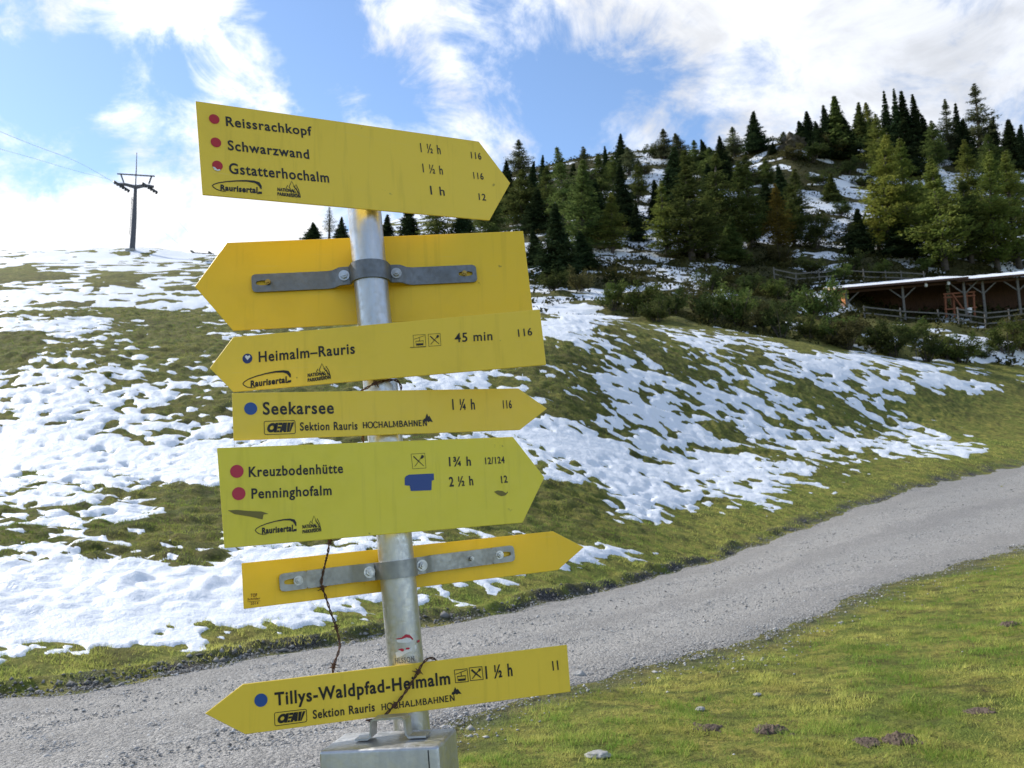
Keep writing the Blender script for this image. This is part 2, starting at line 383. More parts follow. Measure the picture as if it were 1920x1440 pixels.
# ------------------------------------------------------------------ terrain
def pk(px, py, Y):
    p = at(px, py, Y); return (p[0] / p[1], Y, p[2])
KN = [
    [(-1.2, .8, 0), (0, .8, 0), (1.2, .8, 0)],
    [(-1.2, 2.0, 0), (-.6, 3.9, 0), (-.36, 4.55, 0), (-.21, 4.9, 0), (-.0625, 6.1, 0), (.069, 7.2, 0), (.2875, 9.3, 0), (.431, 13, .07), (.6, 17.5, .31), (.9, 27, 1.5), (1.2, 38, 3)],
    [(-1.2, 4.6, 0), (-.6, 7.2, 0), (-.4125, 8.05, 0), (-.2, 9.6, 0), (.025, 12, .04), (.181, 16, .07), (.3375, 22, .59), (.4625, 28, 1.38), (.6, 36, 2.35), (.9, 48, 5), (1.2, 58, 7)],
    [(-1.2, 5.1, .14), (-.6, 7.8, .12), (-.4125, 8.7, .12), (-.2, 10.2, .13), (.025, 12.6, .18), (.181, 16.8, .25), (.3375, 22.9, .79), (.4625, 29.0, 1.63), (.6, 37.1, 2.64), (.9, 50, 5.3), (1.2, 60, 7.3)],
    [(-1.2, 17, 2.6), (-.6, 17, 2.3), (-.4125, 18, 2.4), (-.2, 19, 2.5), (.025, 21, 2.4), (.181, 25, 2.3), (.3375, 32, 3.1), (.4625, 39, 3.9), (.6, 46, 4.9), (.9, 60, 8), (1.2, 70, 10)],
    [(-1.2, 45, 13), pk(0, 590, 45), pk(430, 600, 45), pk(733, 598, 45), pk(1000, 588, 45), pk(1250, 612, 47), pk(1500, 650, 50), pk(1700, 680, 53), pk(1920, 703, 58), (.9, 68, 10.5), (1.2, 78, 12.5)],
    [(-1.2, 52, 13.4), pk(0, 622, 52), pk(430, 628, 52), pk(733, 620, 52), pk(1000, 598, 52), pk(1250, 610, 54), pk(1500, 640, 56), pk(1700, 672, 58), pk(1920, 692, 62), (.9, 72, 11.5), (1.2, 82, 13.5)],
    [(-1.2, 70, 20.5), pk(0, 528, 70), pk(430, 535, 69), pk(733, 545, 68), pk(1000, 562, 66), pk(1250, 565, 66), pk(1500, 600, 67), pk(1700, 620, 68), pk(1920, 622, 68), (.9, 80, 15), (1.2, 90, 17)],
    [(-1.2, 78, 24), pk(0, 503, 80), pk(430, 510, 78), pk(733, 518, 76), pk(1000, 535, 74), pk(1250, 540, 74), pk(1500, 570, 74), pk(1700, 592, 78), pk(1920, 592, 78), (.9, 86, 17), (1.2, 96, 19)],
    [(-1.2, 88, 28), pk(0, 488, 88), pk(430, 494, 87), pk(733, 490, 87), pk(1000, 492, 87), pk(1250, 500, 87), pk(1500, 520, 86), pk(1700, 514, 88), pk(1920, 522, 90), (.9, 96, 22), (1.2, 106, 24)],
    [(-1.2, 93, 30), pk(0, 477, 93), pk(430, 484, 94), pk(733, 450, 108), pk(1000, 410, 118), pk(1250, 390, 120), pk(1500, 385, 120), pk(1700, 390, 122), pk(1920, 400, 122), (.9, 130, 42), (1.2, 140, 44)],
    [(-1.2, 98, 31), pk(0, 471, 98), pk(250, 467, 98), pk(400, 477, 99), pk(600, 447, 118), pk(733, 415, 135), pk(950, 332, 160), pk(1200, 287, 165), pk(1350, 287, 163), pk(1480, 266, 150), pk(1600, 270, 155), pk(1750, 275, 160), pk(1920, 290, 165), (.9, 175, 66), (1.2, 185, 66)],
    [(-1.2, 125, 31), pk(0, 505, 125), pk(250, 500, 125), pk(400, 512, 126), pk(600, 480, 145), pk(733, 440, 165), pk(950, 355, 190), pk(1200, 310, 195), pk(1480, 290, 185), pk(1920, 310, 195), (1.2, 215, 64)],
    [(-1.2, 420, 10), (0, 420, 30), (1.2, 420, 60)],
]
GU = np.linspace(-1.15, 1.15, 461)
GT = np.linspace(math.log(.8), math.log(420), 900); GY = np.exp(GT)
_KY = np.stack([pchip([p[0] for p in k], [p[1] for p in k], GU) for k in KN])
_KZ = np.stack([pchip([p[0] for p in k], [p[2] for p in k], GU) for k in KN])
GZ = np.stack([pchip(np.log(_KY[:, i]), _KZ[:, i], GT) for i in range(len(GU))])       # (u, t)
# soften the breaks of slope a little
for _ in range(3):
    GZ[:, 1:-1] = .25 * GZ[:, :-2] + .5 * GZ[:, 1:-1] + .25 * GZ[:, 2:]
    GZ[1:-1] = .25 * GZ[:-2] + .5 * GZ[1:-1] + .25 * GZ[2:]
def base_z(X, Y):
    X = np.asarray(X, float); Y = np.asarray(Y, float); u = np.clip(X / np.maximum(Y, .01), -1.149, 1.149)
    a = (u - GU[0]) / (GU[1] - GU[0]); b = np.clip((np.log(np.clip(Y, .8, 419)) - GT[0]) / (GT[1] - GT[0]), 0, len(GT) - 1.001)
    i = np.clip(a.astype(int), 0, len(GU) - 2); j = b.astype(int); fa = a - i; fb = b - j
    return ((GZ[i, j] * (1 - fa) + GZ[i+1, j] * fa) * (1 - fb) + (GZ[i, j+1] * (1 - fa) + GZ[i+1, j+1] * fa) * fb)
def kny(k, u): return np.interp(u, GU, _KY[k])
def road_pos(X, Y):             # 0 at the near edge, 1 at the far edge of the gravel road, wobbling a little
    u = np.clip(X / np.maximum(Y, .01), -1.14, 1.14); y1 = kny(1, u); y2 = kny(2, u)
    return (Y - y1) / (y2 - y1) + .045 * fbm(X, Y, 91, 3, .6, None, 1.7)
def forest_w(X, Y):
    u = X / np.maximum(Y, .01) + .05 * fbm(X, Y, 95, 3, .6, None, 14); return sstep(u, -.16, .06) * sstep(Y, kny(6, np.clip(u, -1.14, 1.14)) - 3, kny(6, np.clip(u, -1.14, 1.14)) + 4)
def relief(X, Y, sp=None):
    rp = road_pos(X, Y); off = np.where(rp < 0, -rp, rp - 1); keep = sstep(off, 0.0, .22)
    slope = sstep(rp, 1.05, 1.9); fw = forest_w(X, Y)
    lawn = fbm(X, Y, 5, 4, .55, sp, .8) * .022 + fbm(X, Y, 15, 2, .5, sp, 4.0) * .03
    fade = 1.0 if sp is None else np.clip(.55 / sp / 2 - 1, 0, 1)
    hump = (np.abs(gnoise(X / .45, Y / .45, 27)) - .3) * .105 * fade + fbm(X * .9, Y, 25, 4, .65, sp, .9) * .050 + fbm(X, Y, 35, 3, .5, sp, 7) * .16
    wood = fbm(X * .7, Y, 45, 5, .55, sp, 5) * .55
    verge = np.exp(-((rp - 1.065) / .035)**2) * (.06 + .06 * fbm(X, Y, 55, 4, .6, sp, .6)) - .035 * sstep(.5 - np.abs(rp - .5), .04, .12)
    return keep * (lawn * (1 - slope) + hump * slope * (1 - fw) + (wood + hump) * fw) + verge * sstep(30 - Y, 0, 14)
def ground_z(X, Y): return base_z(X, Y) + relief(np.asarray(X, float), np.asarray(Y, float))

# snow cover read off the meadow: rows every 40 px from y=280, columns every 120 px from x=0 (0 = bare, 9 = full)
COV = """
888877770 28335 733
888877772 28444 654
888877773 27556 655
888877773 36558 755
888877775 56568 656
888877667 55656 346
445666556 53222 112
687777667 52115 100
862244566 93040 130
133144457 86840 486
267556665 66659 542
655566665 66554 873
875466663 36564 300
887566679 65565 431
988876788 88657 870
777866672 58885 200
773111440 16774 000
555111220 04230 000
573155533 20000 000
888699887 94000 000
999999975 10000 000
999999861 00000 000
999998200 00000 000
999730000 00000 000
610000000 00000 000
000000000 00000 000
"""
COVG = np.array([[int(ch) for ch in ln.replace(' ', '')] for ln in COV.strip().split('\n')], float) / 9.0
def coverage(X, Y, Z):
    px, py = project(np.stack([X, Y, Z], -1))
    a = np.clip(px / 120, 0, COVG.shape[1] - 1.001); b = np.clip((py - 280) / 40, 0, COVG.shape[0] - 1.001)
    i = a.astype(int); j = b.astype(int); fa = a - i; fb = b - j
    fa = fa*fa*(3-2*fa); fb = fb*fb*(3-2*fb)
    return (COVG[j, i] * (1-fa) + COVG[j, i+1] * fa) * (1-fb) + (COVG[j+1, i] * (1-fa) + COVG[j+1, i+1] * fa) * fb
SD = {}
def snow_mask(X, Y, Zb, rel, sp=None):
    fw = forest_w(X, Y)
    ww = sstep(X / np.maximum(Y, .01), -.02, .16); ca, sa = math.cos(math.radians(32)), math.sin(math.radians(32))
    P1, Q1 = X * .8, Y; P2, Q2 = (X * ca + Y * sa) * .72, (-X * sa + Y * ca) * 1.05
    def lay(lam, octv, gain, seed): return fbm(P1, Q1, seed, octv, gain, sp, lam) * (1 - ww) + fbm(P2, Q2, seed + 3, octv, gain, sp, lam) * ww
    far = sstep(Y, 22, 55)
    n = lay(3.2, 3, .65, 61) * .28 + lay(.58, 3, .95, 71) * .62 + lay(.24, 2, .8, 77) * .44 + far * lay(1.7, 3, .95, 86) * .55 + rel * 3.2 * (1 - fw)
    nf = fbm(X * .45, Y, 81, 6, .8, sp, 5) * .6 + rel * .4
    n = n * (1 - fw) + nf * fw
    sd = SD.setdefault('m', float(n[(fw < .1) & (Y > 9) & (Y < 40)].std())); sf_ = SD.setdefault('f', float(n[(fw > .9) & (Y < 150)].std()))
    n = .5 + .5 * np.tanh(.85 * n / (sd * (1 - fw) + sf_ * fw))
    c = coverage(X, Y, Zb) ** (1 + (1 - fw) * (.26 + .16 * ww)); return c + (c - .5) * .15 * (1 - fw) - .05 + .30 * sstep(c, .88, 1.0) - n

U = np.concatenate([np.linspace(-1.15, -.70, 24)[:-1], np.arange(-.70, .7001, .00135), np.linspace(.70, 1.15, 24)[1:]])
Yr = np.exp(np.concatenate([np.linspace(math.log(.8), math.log(3.5), 40)[:-1], np.arange(math.log(3.5), math.log(62), .0040),
                            np.arange(math.log(62), math.log(205), .0045), np.linspace(math.log(206), math.log(420), 14)]))
NU, NY = len(U), len(Yr)
XX = U[:, None] * Yr[None, :]; YY = np.broadcast_to(Yr[None, :], XX.shape).copy(); SP = .0034 * YY
ZB = base_z(XX, YY); REL = relief(XX, YY, SP); ZG = ZB + REL
SM = snow_mask(XX, YY, ZB, REL, SP)
RP = road_pos(XX, YY)
FWm = forest_w(XX, YY)
def grid_faces(nu, ny):
    i = np.arange(nu - 1)[:, None]; j = np.arange(ny - 1)[None, :]; a = i * ny + j
    return np.stack([a, a + ny, a + ny + 1, a + 1], -1).reshape(-1, 4)
GF = grid_faces(NU, NY)
# back and side sectors, coarse, so the ground is one sheet all round the camera
th0 = math.atan(1.15); TH = np.linspace(th0, 2 * math.pi - th0, 40); Rr = Yr[::12] * math.sqrt(1 + 1.15**2)
zr = base_z(1.15 * Yr[::12], Yr[::12]); zl = base_z(-1.15 * Yr[::12], Yr[::12])
tt = ((TH - th0) / (TH[-1] - th0))[:, None]
wz = np.clip(1 - tt / .3, 0, 1)**2 * zr + np.clip(1 - (1 - tt) / .3, 0, 1)**2 * zl - 3.0 * np.sin(math.pi * tt) * np.clip(Rr / 60, 0, 1)
V2 = np.stack([np.sin(TH)[:, None] * Rr, np.cos(TH)[:, None] * Rr, wz], -1).reshape(-1, 3)
F2 = grid_faces(len(TH), len(Rr)) + NU * NY
# inner fan under the camera
ring = [i * NY for i in range(0, NU, 60)] + [NU * NY - NY] + [NU * NY + k * len(Rr) for k in range(len(TH))]
cidx = NU * NY + len(V2); fan = np.array([(cidx, ring[k], ring[(k + 1) % len(ring)]) for k in range(len(ring))])
GV = np.concatenate([np.stack([XX, YY, ZG], -1).reshape(-1, 3), V2, [[0, 0, 0]]])
gm = np_mesh('ground', GV, [GF[:, ::-1], F2[:, ::-1], fan], M['ground'], True)
lush = np.clip(1.0 - sstep(RP, 1.1, 1.7) * .75, 0, 1) + .35 * sstep(XX / YY, .05, .5) * sstep(RP, 1, 1.5)
lush = np.clip(lush + .35 * fbm(XX, YY, 7, 3, .5, SP, 9), 0, 1) * (1 - FWm * .5)
heath = 0.0 + FWm * .95 * (.40 + .60 * sstep(YY, 66, 78)) + .35 * sstep(fbm(XX, YY, 8, 3, .5, SP, 5), .15, .5) * sstep(RP, 1.3, 2) * sstep(.05 - XX / YY, 0, .3)
stony = np.exp(-((RP - 1.03) / .050)**2) * (.6 + .9 * fbm(XX, YY, 9, 3, .6, SP, .7)) + np.exp(-((RP + .03) / .05)**2) * .5
pad = np.zeros(len(V2) + 1)
fattr(gm, 'lush', np.concatenate([lush.ravel(), pad + .8])); fattr(gm, 'heath', np.concatenate([np.clip(heath, 0, 1).ravel(), pad]))
fattr(gm, 'stony', np.concatenate([np.clip(stony, 0, 1).ravel(), pad]))
tag(obj('ground', gm), kind='structure')

# snow: a sheet of its own with thickness, melted through in patches
th = (.032 + .098 * FWm) * sstep(SM, -.03, .40) - .02 * sstep(.02 - SM, 0, .04)
SZ = ZB + REL * (1 - .25 * sstep(SM, 0, .15) - .40 * sstep(SM, .15, .6)) + th
SZ = np.where((FWm < .3) & (SM > .12), np.maximum(SZ, ZG + .012 * sstep(SM, .12, .25)), SZ)
keep = (SM > -.02); kf = (keep.ravel()[GF]).any(1) & (YY.ravel()[GF[:, 0]] < 205) & (YY.ravel()[GF[:, 0]] > 6)
sf = GF[kf]; used = np.unique(sf); remap = np.full(NU * NY, -1); remap[used] = np.arange(len(used))
SV = np.stack([XX, YY, SZ], -1).reshape(-1, 3)[used]
tag(obj('snow', np_mesh('snow', SV, [remap[sf][:, ::-1]], M['snow'], True)), kind='stuff')

# gravel road
RU = np.arange(-1.1, 1.1, .004); RS = np.linspace(-.09, 1.09, 60)
y1 = kny(1, RU); y2 = kny(2, RU)
RY = y1[:, None] + (y2 - y1)[:, None] * RS[None, :]; RX = RU[:, None] * RY
rpw = road_pos(RX, RY)
edge = np.where(rpw < .5, rpw, 1 - rpw)
rut = -.018 * np.exp(-((rpw - .3) / .09)**2) - .018 * np.exp(-((rpw - .7) / .09)**2)
RZ = base_z(RX, RY) + .022 * sstep(edge, -.02, .10) + rut - .05 * sstep(.02 - edge, 0, .06) + .008 * fbm(RX, RY, 33, 3, .6, None, .5)
rm = np_mesh('gravel_road', np.stack([RX, RY, RZ], -1).reshape(-1, 3), [grid_faces(len(RU), len(RS))[:, ::-1]], M['gravel'], True)
trk = np.exp(-((rpw - .30) / .10)**2) + np.exp(-((rpw - .70) / .10)**2)
fattr(rm, 'track', np.clip(trk * (.8 + .5 * fbm(RX, RY, 34, 3, .5, None, 3)), 0, 1)); tag(obj('gravel_road', rm), kind='structure')

# ------------------------------------------------------------------ loose stones and grass blades (stuff)
def scatter_stones(name, X, Y, Z, R, tone):
    n = len(X); oct_v = np.array([(1,0,0),(-1,0,0),(0,1,0),(0,-1,0),(0,0,1),(0,0,-1)], float)
    of = np.array([(0,2,4),(2,1,4),(1,3,4),(3,0,4),(2,0,5),(1,2,5),(3,1,5),(0,3,5)])
    a = rng.uniform(0, 6.28, n); sc = rng.uniform(.6, 1.25, (n, 1, 3)) * np.array([1, 1, .6])
    v = oct_v[None] * (1 + rng.normal(0, .18, (n, 6, 1))) * sc * R[:, None, None]
    x = v[..., 0] * np.cos(a)[:, None] - v[..., 1] * np.sin(a)[:, None]; y = v[..., 0] * np.sin(a)[:, None] + v[..., 1] * np.cos(a)[:, None]
    v = np.stack([x + X[:, None], y + Y[:, None], v[..., 2] + Z[:, None]], -1).reshape(-1, 3)
    f = (of[None] + 6 * np.arange(n)[:, None, None]).reshape(-1, 3)
    me = np_mesh(name, v, [f], M['stones']); fattr(me, 'tone', np.repeat(tone, 6)); return tag(obj(name, me), kind='stuff')
def sample_uy(n, y0, y1, p=1.0):
    Y = np.exp(rng.uniform(math.log(y0), math.log(y1), n)); return rng.uniform(-.68, .72, n) * Y, Y
n = 420000
X, Y = sample_uy(n, 3.6, 32); rp = road_pos(X, Y); k = (rp > -.03) & (rp < 1.03)
trs = np.exp(-((rp - .30) / .09)**2) + np.exp(-((rp - .70) / .09)**2); k &= rng.random(n) < (.35 + .65 * sstep(fbm(X, Y, 41, 3, .5, None, 1.1), -.1, .3)) * (1 - .75 * trs)
X, Y, rp = X[k], Y[k], rp[k]
scatter_stones('road_stones', X, Y, base_z(X, Y) + .016, np.exp(rng.normal(math.log(.0052), .45, len(X))) * (1 + .035 * Y), np.clip(rng.normal(.5, .22, len(X)), 0, 1))
X, Y = sample_uy(60000, 6, 32); rp = road_pos(X, Y); k = (rng.random(len(X)) < np.exp(-((rp - 1.03) / .035)**2)); X, Y = X[k], Y[k]
scatter_stones('verge_stones', X, Y, ground_z(X, Y) + .004, np.exp(rng.normal(math.log(.017), .45, len(X))), np.clip(rng.normal(.12, .16, len(X)), 0, 1))
X, Y = sample_uy(14000, 3.6, 18); rp = road_pos(X, Y); k = (rng.random(len(X)) < np.exp(-((rp + .06) / .07)**2) + .0015 * (rp < 0)); X, Y = X[k], Y[k]
scatter_stones('lawn_stones', X, Y, ground_z(X, Y) + .003, np.exp(rng.normal(math.log(.011), .4, len(X))), np.clip(rng.normal(.65, .2, len(X)), 0, 1))

def grass(name, X, Y, Hh, Wd, tone, dull):
    n = len(X); Z = ground_z(X, Y) - .004; a = rng.uniform(0, 6.28, n); lean = rng.uniform(.2, 1.0, n); b = rng.uniform(0, 6.28, n)
    dx, dy = np.cos(a) * Wd, np.sin(a) * Wd; lx, ly = np.cos(b) * lean * Hh, np.sin(b) * lean * Hh
    P0 = np.stack([X - dx, Y - dy, Z], -1); P1 = np.stack([X + dx, Y + dy, Z], -1); P2 = np.stack([X + lx, Y + ly, Z + Hh], -1)
    v = np.stack([P0, P1, P2], 1).reshape(-1, 3); f = np.arange(3 * n).reshape(-1, 3)
    me = np_mesh(name, v, [f], M['blade']); fattr(me, 'tone', np.repeat(tone, 3)); fattr(me, 'tip', np.tile([0, 0, 1.0], n)); fattr(me, 'dull', np.repeat(dull, 3))
    return tag(obj(name, me), kind='stuff')
X, Y = sample_uy(520000, 3.4, 24); rp = road_pos(X, Y)
k = (rp < -.02) & (Y < 24); k &= rng.random(len(X)) < sstep(-rp, .0, .2) * (.08 + .92 * sstep(fbm(X, Y, 43, 4, .75, None, .55), -.25, .15))
X, Y = X[k], Y[k]
tn = np.clip(.44 + .75 * fbm(X, Y, 44, 4, .75, None, 1.3) + rng.normal(0, .2, len(X)), 0, 1); cl = .55 + .9 * sstep(fbm(X, Y, 46, 3, .7, None, .30), -.3, .4)
grass('lawn_grass', X, Y, cl * rng.uniform(.012, .034, len(X)) * (1 + .03 * Y), .0016 * (1 + .12 * Y), tn, np.clip(.15 + .8 * fbm(X, Y, 56, 3, .6, None, .7), 0, 1))
X, Y = sample_uy(420000, 7, 40); rp = road_pos(X, Y); zb = base_z(X, Y); sm = snow_mask(X, Y, zb, relief(X, Y))
k = (rp > 1.03) & ((sm < .02) | ((sm < .18) & (rng.random(len(X)) < .30))) & (rng.random(len(X)) < .10 + .90 * sstep(fbm(X, Y, 47, 4, .75, None, .55), -.25, .15))
X, Y, rp = X[k], Y[k], rp[k]
tn = np.clip(.62 - .45 * sstep(rp, 1.1, 1.9) + .5 * fbm(X, Y, 48, 3, .5, None, 2.0) + rng.normal(0, .16, len(X)), 0, 1)
grass('slope_grass', X, Y, rng.uniform(.015, .045, len(X)) * (1 + .02 * Y), .0022 * (1 + .10 * Y), tn, np.clip(sstep(rp, 1.12, 1.8) * .75 + .5 * fbm(X, Y, 57, 3, .6, None, .8), 0, 1))

# ------------------------------------------------------------------ signpost
PA = CAM + ray(757, 1200) * (.06 * F / 67); PB = CAM + ray(683, 392) * (.06 * F / 62)
AX = (PB - PA) / np.linalg.norm(PB - PA)
class Plane:
    def __init__(s, yaw, off):
        a = math.radians(yaw); h = np.array([math.cos(a), math.sin(a), 0]); h -= AX * (h @ AX); s.h = h / np.linalg.norm(h)
        n = np.cross(s.h, AX); s.n = n if n[1] < 0 else -n; s.p = PA + s.n * off; s.off = off
    def hit(s, px, py, lift=0.0):
        d = ray(px, py); q = s.p + s.n * lift; return CAM + d * (((q - CAM) @ s.n) / (d @ s.n))
    def st(s, px, py):
        q = s.hit(px, py) - s.p; return np.array([q @ s.h, q @ AX])
    def pt(s, st, lift=0.0): return s.p + s.h * st[0] + AX * st[1] + s.n * lift
LIFT = .0007
def text_data(body, weight):
    cu = bpy.data.curves.new('t', 'FONT'); cu.body = body; cu.size = 1.0; cu.offset = weight + .008; cu.resolution_u = 4; cu.space_character = 1.12
    o = bpy.data.objects.new('t', cu); COL.objects.link(o)
    dg = bpy.context.evaluated_depsgraph_get(); me = bpy.data.meshes.new_from_object(o.evaluated_get(dg))
    v = np.array([q.co[:] for q in me.vertices]); f = [tuple(p.vertices) for p in me.polygons]
    bpy.data.objects.remove(o); bpy.data.curves.remove(cu); bpy.data.meshes.remove(me)
    return v, f
def letters(pl, parent, body, a, b, top, weight=.012, m='ink', name='lettering', cap=.729):
    v, f = text_data(body, weight); x0, x1 = v[:, 0].min(), v[:, 0].max()
    A = pl.st(*a); B = pl.st(*b); T = pl.st(a[0] + (a[1] - top) * math.tan(math.radians(-5.5)), top)
    e = B - A; up = np.array([-e[1], e[0]]) / np.linalg.norm(e); hgt = (T - A) @ up
    mb = MB(); mb.add([pl.pt(A + e * (q[0] - x0) / (x1 - x0) + up * hgt * q[1] / cap, LIFT) for q in v], f)
    return mb.build(name, M[m], parent)
_oc = [(.5 + .5 * math.cos(k * math.pi / 10), .5 + .5 * math.sin(k * math.pi / 10)) for k in range(20)]
GLYPH = {'H': (.80, [[(.14, 0), (.14, 1)], [(.86, 0), (.86, 1)], [(.14, .5), (.86, .5)]], (.14, .86)), 'O': (.88, [_oc + _oc[:1]], ()),
         'C': (.78, [[(1, .80)] + _oc[3:18] + [(1, .20)]], ()), 'A': (.84, [[(.06, 0), (.5, 1)], [(.5, 1), (.94, 0)], [(.25, .36), (.75, .36)]], (.08, .92)),
         'L': (.64, [[(.18, 1), (.18, 0)], [(.0, .04), (.95, .04), (.95, .25)]], (.18,)), 'M': (1.02, [[(.12, 0), (.14, 1)], [(.14, 1), (.5, .12), (.86, 1)], [(.86, 1), (.88, 0)]], (.12, .88)),
         'B': (.68, [[(.18, 0), (.18, 1)], [(.18, .97), (.62, .97), (.82, .85), (.82, .66), (.62, .54), (.18, .54)], [(.62, .54), (.92, .42), (.92, .16), (.66, .03), (.18, .03)]], ()),
         'N': (.84, [[(.14, 0), (.14, 1)], [(.14, 1), (.86, 0)], [(.86, 0), (.86, 1)]], (.14,)), 'E': (.64, [[(.18, 0), (.18, 1)], [(.0, .96), (.92, .96)], [(.18, .52), (.75, .52)], [(.0, .04), (.95, .04)]], ())}
def serif_word(pl, parent, body, a, b, top, lw=.17):
    A = pl.st(*a); B = pl.st(*b); T = pl.st(a[0] + (a[1] - top) * math.tan(math.radians(-5.5)), top)
    e = B - A; L = np.linalg.norm(e); ex_ = e / L; up = np.array([-ex_[1], ex_[0]]); H = (T - A) @ up
    tot = sum(GLYPH[c][0] + .16 for c in body) - .16; k = L / tot; x = 0; mb = MB(); i = 0
    for c in body:
        wd, strokes, serifs = GLYPH[c]
        P = lambda q: A + ex_ * (x + q[0] * wd) * k + up * q[1] * H
        for st_ in strokes: i += 1; stroke(mb, pl, [P(q) for q in st_], lw * H, lift=LIFT + (i % 4) * .00012)
        for sx in serifs:
            for y in (0.03, .97) if c != 'A' else (.03,): i += 1; stroke(mb, pl, [P((sx - .16, y)), P((sx + .16, y))], lw * H * .5, lift=LIFT + (i % 4) * .00012)
        x += wd + .16
    return mb.build('lettering', M['ink'], parent)
def dot(pl, parent, c, rpx, m):
    C0 = pl.st(*c); r = rpx / F * (pl.pt(C0) - CAM) @ FW
    mb = MB(); mb.add([pl.pt(C0 + r * np.array([math.cos(k * math.pi / 16), math.sin(k * math.pi / 16)]), LIFT) for k in range(32)], [tuple(range(32))])
    return mb.build('trail_dot', M[m], parent)
def poly(mb, pl, pts, lift=LIFT):
    mb.add([pl.pt(q, lift) for q in pts], [tuple(range(len(pts)))])
def stroke(mb, pl, pts, wd, closed=False, lift=LIFT):
    pts = [np.asarray(p, float) for p in pts]; n = len(pts); wd = [wd] * n if np.isscalar(wd) else wd; L = []; R = []
    for i, p in enumerate(pts):
        q0 = pts[(i - 1) % n] if closed or i else p; q1 = pts[(i + 1) % n] if closed or i < n - 1 else p
        t = q1 - q0; t = t / (np.linalg.norm(t) + 1e-9); nn = np.array([-t[1], t[0]]); L.append(p + nn * wd[i] / 2); R.append(p - nn * wd[i] / 2)
    v = [pl.pt(q, lift) for q in L + R]; f = [(i, i + 1, n + i + 1, n + i) for i in range(n - 1)]
    if closed: f.append((n - 1, 0, n, 2 * n - 1))
    mb.add(v, f)
def frame2(pl, quad):           # unit square -> four pixel corners (tl, tr, br, bl)
    q = [pl.st(*c) for c in quad]
    return lambda x, y: (q[3] * (1 - x) + q[2] * x) * (1 - y) + (q[0] * (1 - x) + q[1] * x) * y
def logo_valley(pl, parent, quad):            # long loop sweeping over a word
    T = frame2(pl, quad); mb = MB(); Wd = np.linalg.norm(T(1, .5) - T(0, .5))
    P = [(.27, .03), (.18, .05), (.08, .16), (.02, .32), (.0, .42), (.03, .55), (.12, .70), (.28, .84), (.48, .95), (.68, 1.0), (.84, .97), (.93, .86), (.97, .66), (.985, .45)]
    Ws = np.array([.010, .014, .018, .020, .020, .020, .020, .022, .026, .034, .048, .070, .056, .022]) * Wd
    stroke(mb, pl, [T(*p) for p in P], list(Ws)); poly(mb, pl, [T(.90, .06), T(1.0, .09), T(1.0, .26), T(.93, .24)])
    v, f = text_data('Raurisertal', .035); x0, x1 = v[:, 0].min(), v[:, 0].max()
    mb.add([pl.pt(T(.16 + .75 * (q[0] - x0) / (x1 - x0), .12 + .46 * q[1] / .729), LIFT) for q in v], f)
    return mb.build('emblem', M['ink'], parent)
def logo_park(pl, parent, quad):              # two lines of block letters under peaks
    T = frame2(pl, quad); mb = MB(); Wd = np.linalg.norm(T(1, .5) - T(0, .5)); lw = .032 * Wd
    stroke(mb, pl, [T(.38, .52), T(.44, .70), T(.50, .60), T(.62, 1.0), (T(.76, .60)), T(.80, .82), T(.92, .50), T(1.0, .05)], lw)
    stroke(mb, pl, [T(.50, .60), T(.56, .52)], lw); stroke(mb, pl, [T(.70, .70), T(.90, .34)], lw); stroke(mb, pl, [T(.80, .60), T(.94, .22)], lw)
    for body, y, hh, x1b in (('NATIONAL', .30, .20, .78), ('PARKREGION', .0, .20, 1.0)):
        v, f = text_data(body, .05); x0, x1 = v[:, 0].min(), v[:, 0].max()
        mb.add([pl.pt(T(x1b * (q[0] - x0) / (x1 - x0), y + hh * q[1] / .729), LIFT) for q in v], f)
    for x in (.60, .68, .76, .84, .92): stroke(mb, pl, [T(x, .12), T(x + .02, .44 - (x - .6) * .3)], lw * .8)
    return mb.build('emblem', M['ink'], parent)
def logo_club(pl, parent, quad):              # rounded frame round four slanted heavy letters
    T = frame2(pl, quad); mb = MB(); Wd = np.linalg.norm(T(1, .5) - T(0, .5))
    pts = []
    for cx, cy, a0 in ((.95, .88, 0), (.05, .88, 90), (.05, .12, 180), (.95, .12, 270)):
        for k in range(4):
            a = math.radians(a0 + 30 * k); pts.append(T(cx + .05 * math.cos(a), cy + .12 * math.sin(a)))
    stroke(mb, pl, pts, .020 * Wd, True)
    o = []
    for k in range(28):
        a = 2 * math.pi * k / 28; o.append((.24 + .145 * math.cos(a), .5 + .36 * math.sin(a)))
    o2 = [(.24 + (x - .24) * .42, .5 + (y - .5) * .42) for x, y in o]
    S = lambda x, y: T(x + (y - .5) * .10, y)
    v = [pl.pt(S(*q), LIFT) for q in o + o2]; mb.add(v, [(i, (i + 1) % 28, 28 + (i + 1) % 28, 28 + i) for i in range(28)])
    def slab(q): poly(mb, pl, [S(*p) for p in q])
    slab([(.33, .14), (.42, .14), (.42, .86), (.33, .86)]); slab([(.43, .68), (.56, .68), (.56, .86), (.43, .86)]); slab([(.43, .42), (.54, .42), (.54, .58), (.43, .58)]); slab([(.43, .14), (.50, .14), (.50, .30), (.43, .30)])
    slab([(.51, .14), (.60, .14), (.67, .86), (.575, .86)]); slab([(.675, .86), (.61, .30), (.66, .14), (.74, .14), (.70, .86)])
    slab([(.72, .86), (.82, .86), (.83, .14), (.76, .14)]); slab([(.835, .14), (.87, .14), (.94, .86), (.85, .86)])
    return mb.build('emblem', M['ink'], parent)
def logo_peak(pl, parent, quad):
    T = frame2(pl, quad); mb = MB()
    poly(mb, pl, [T(0, .12), T(.12, .45), T(.20, .38), T(.42, 1.0), T(.56, .62), T(.66, .74), T(1.0, .0), T(.70, .10), T(.55, .0), T(.40, .16), T(.22, .06)])
    return mb.build('emblem', M['ink'], parent)
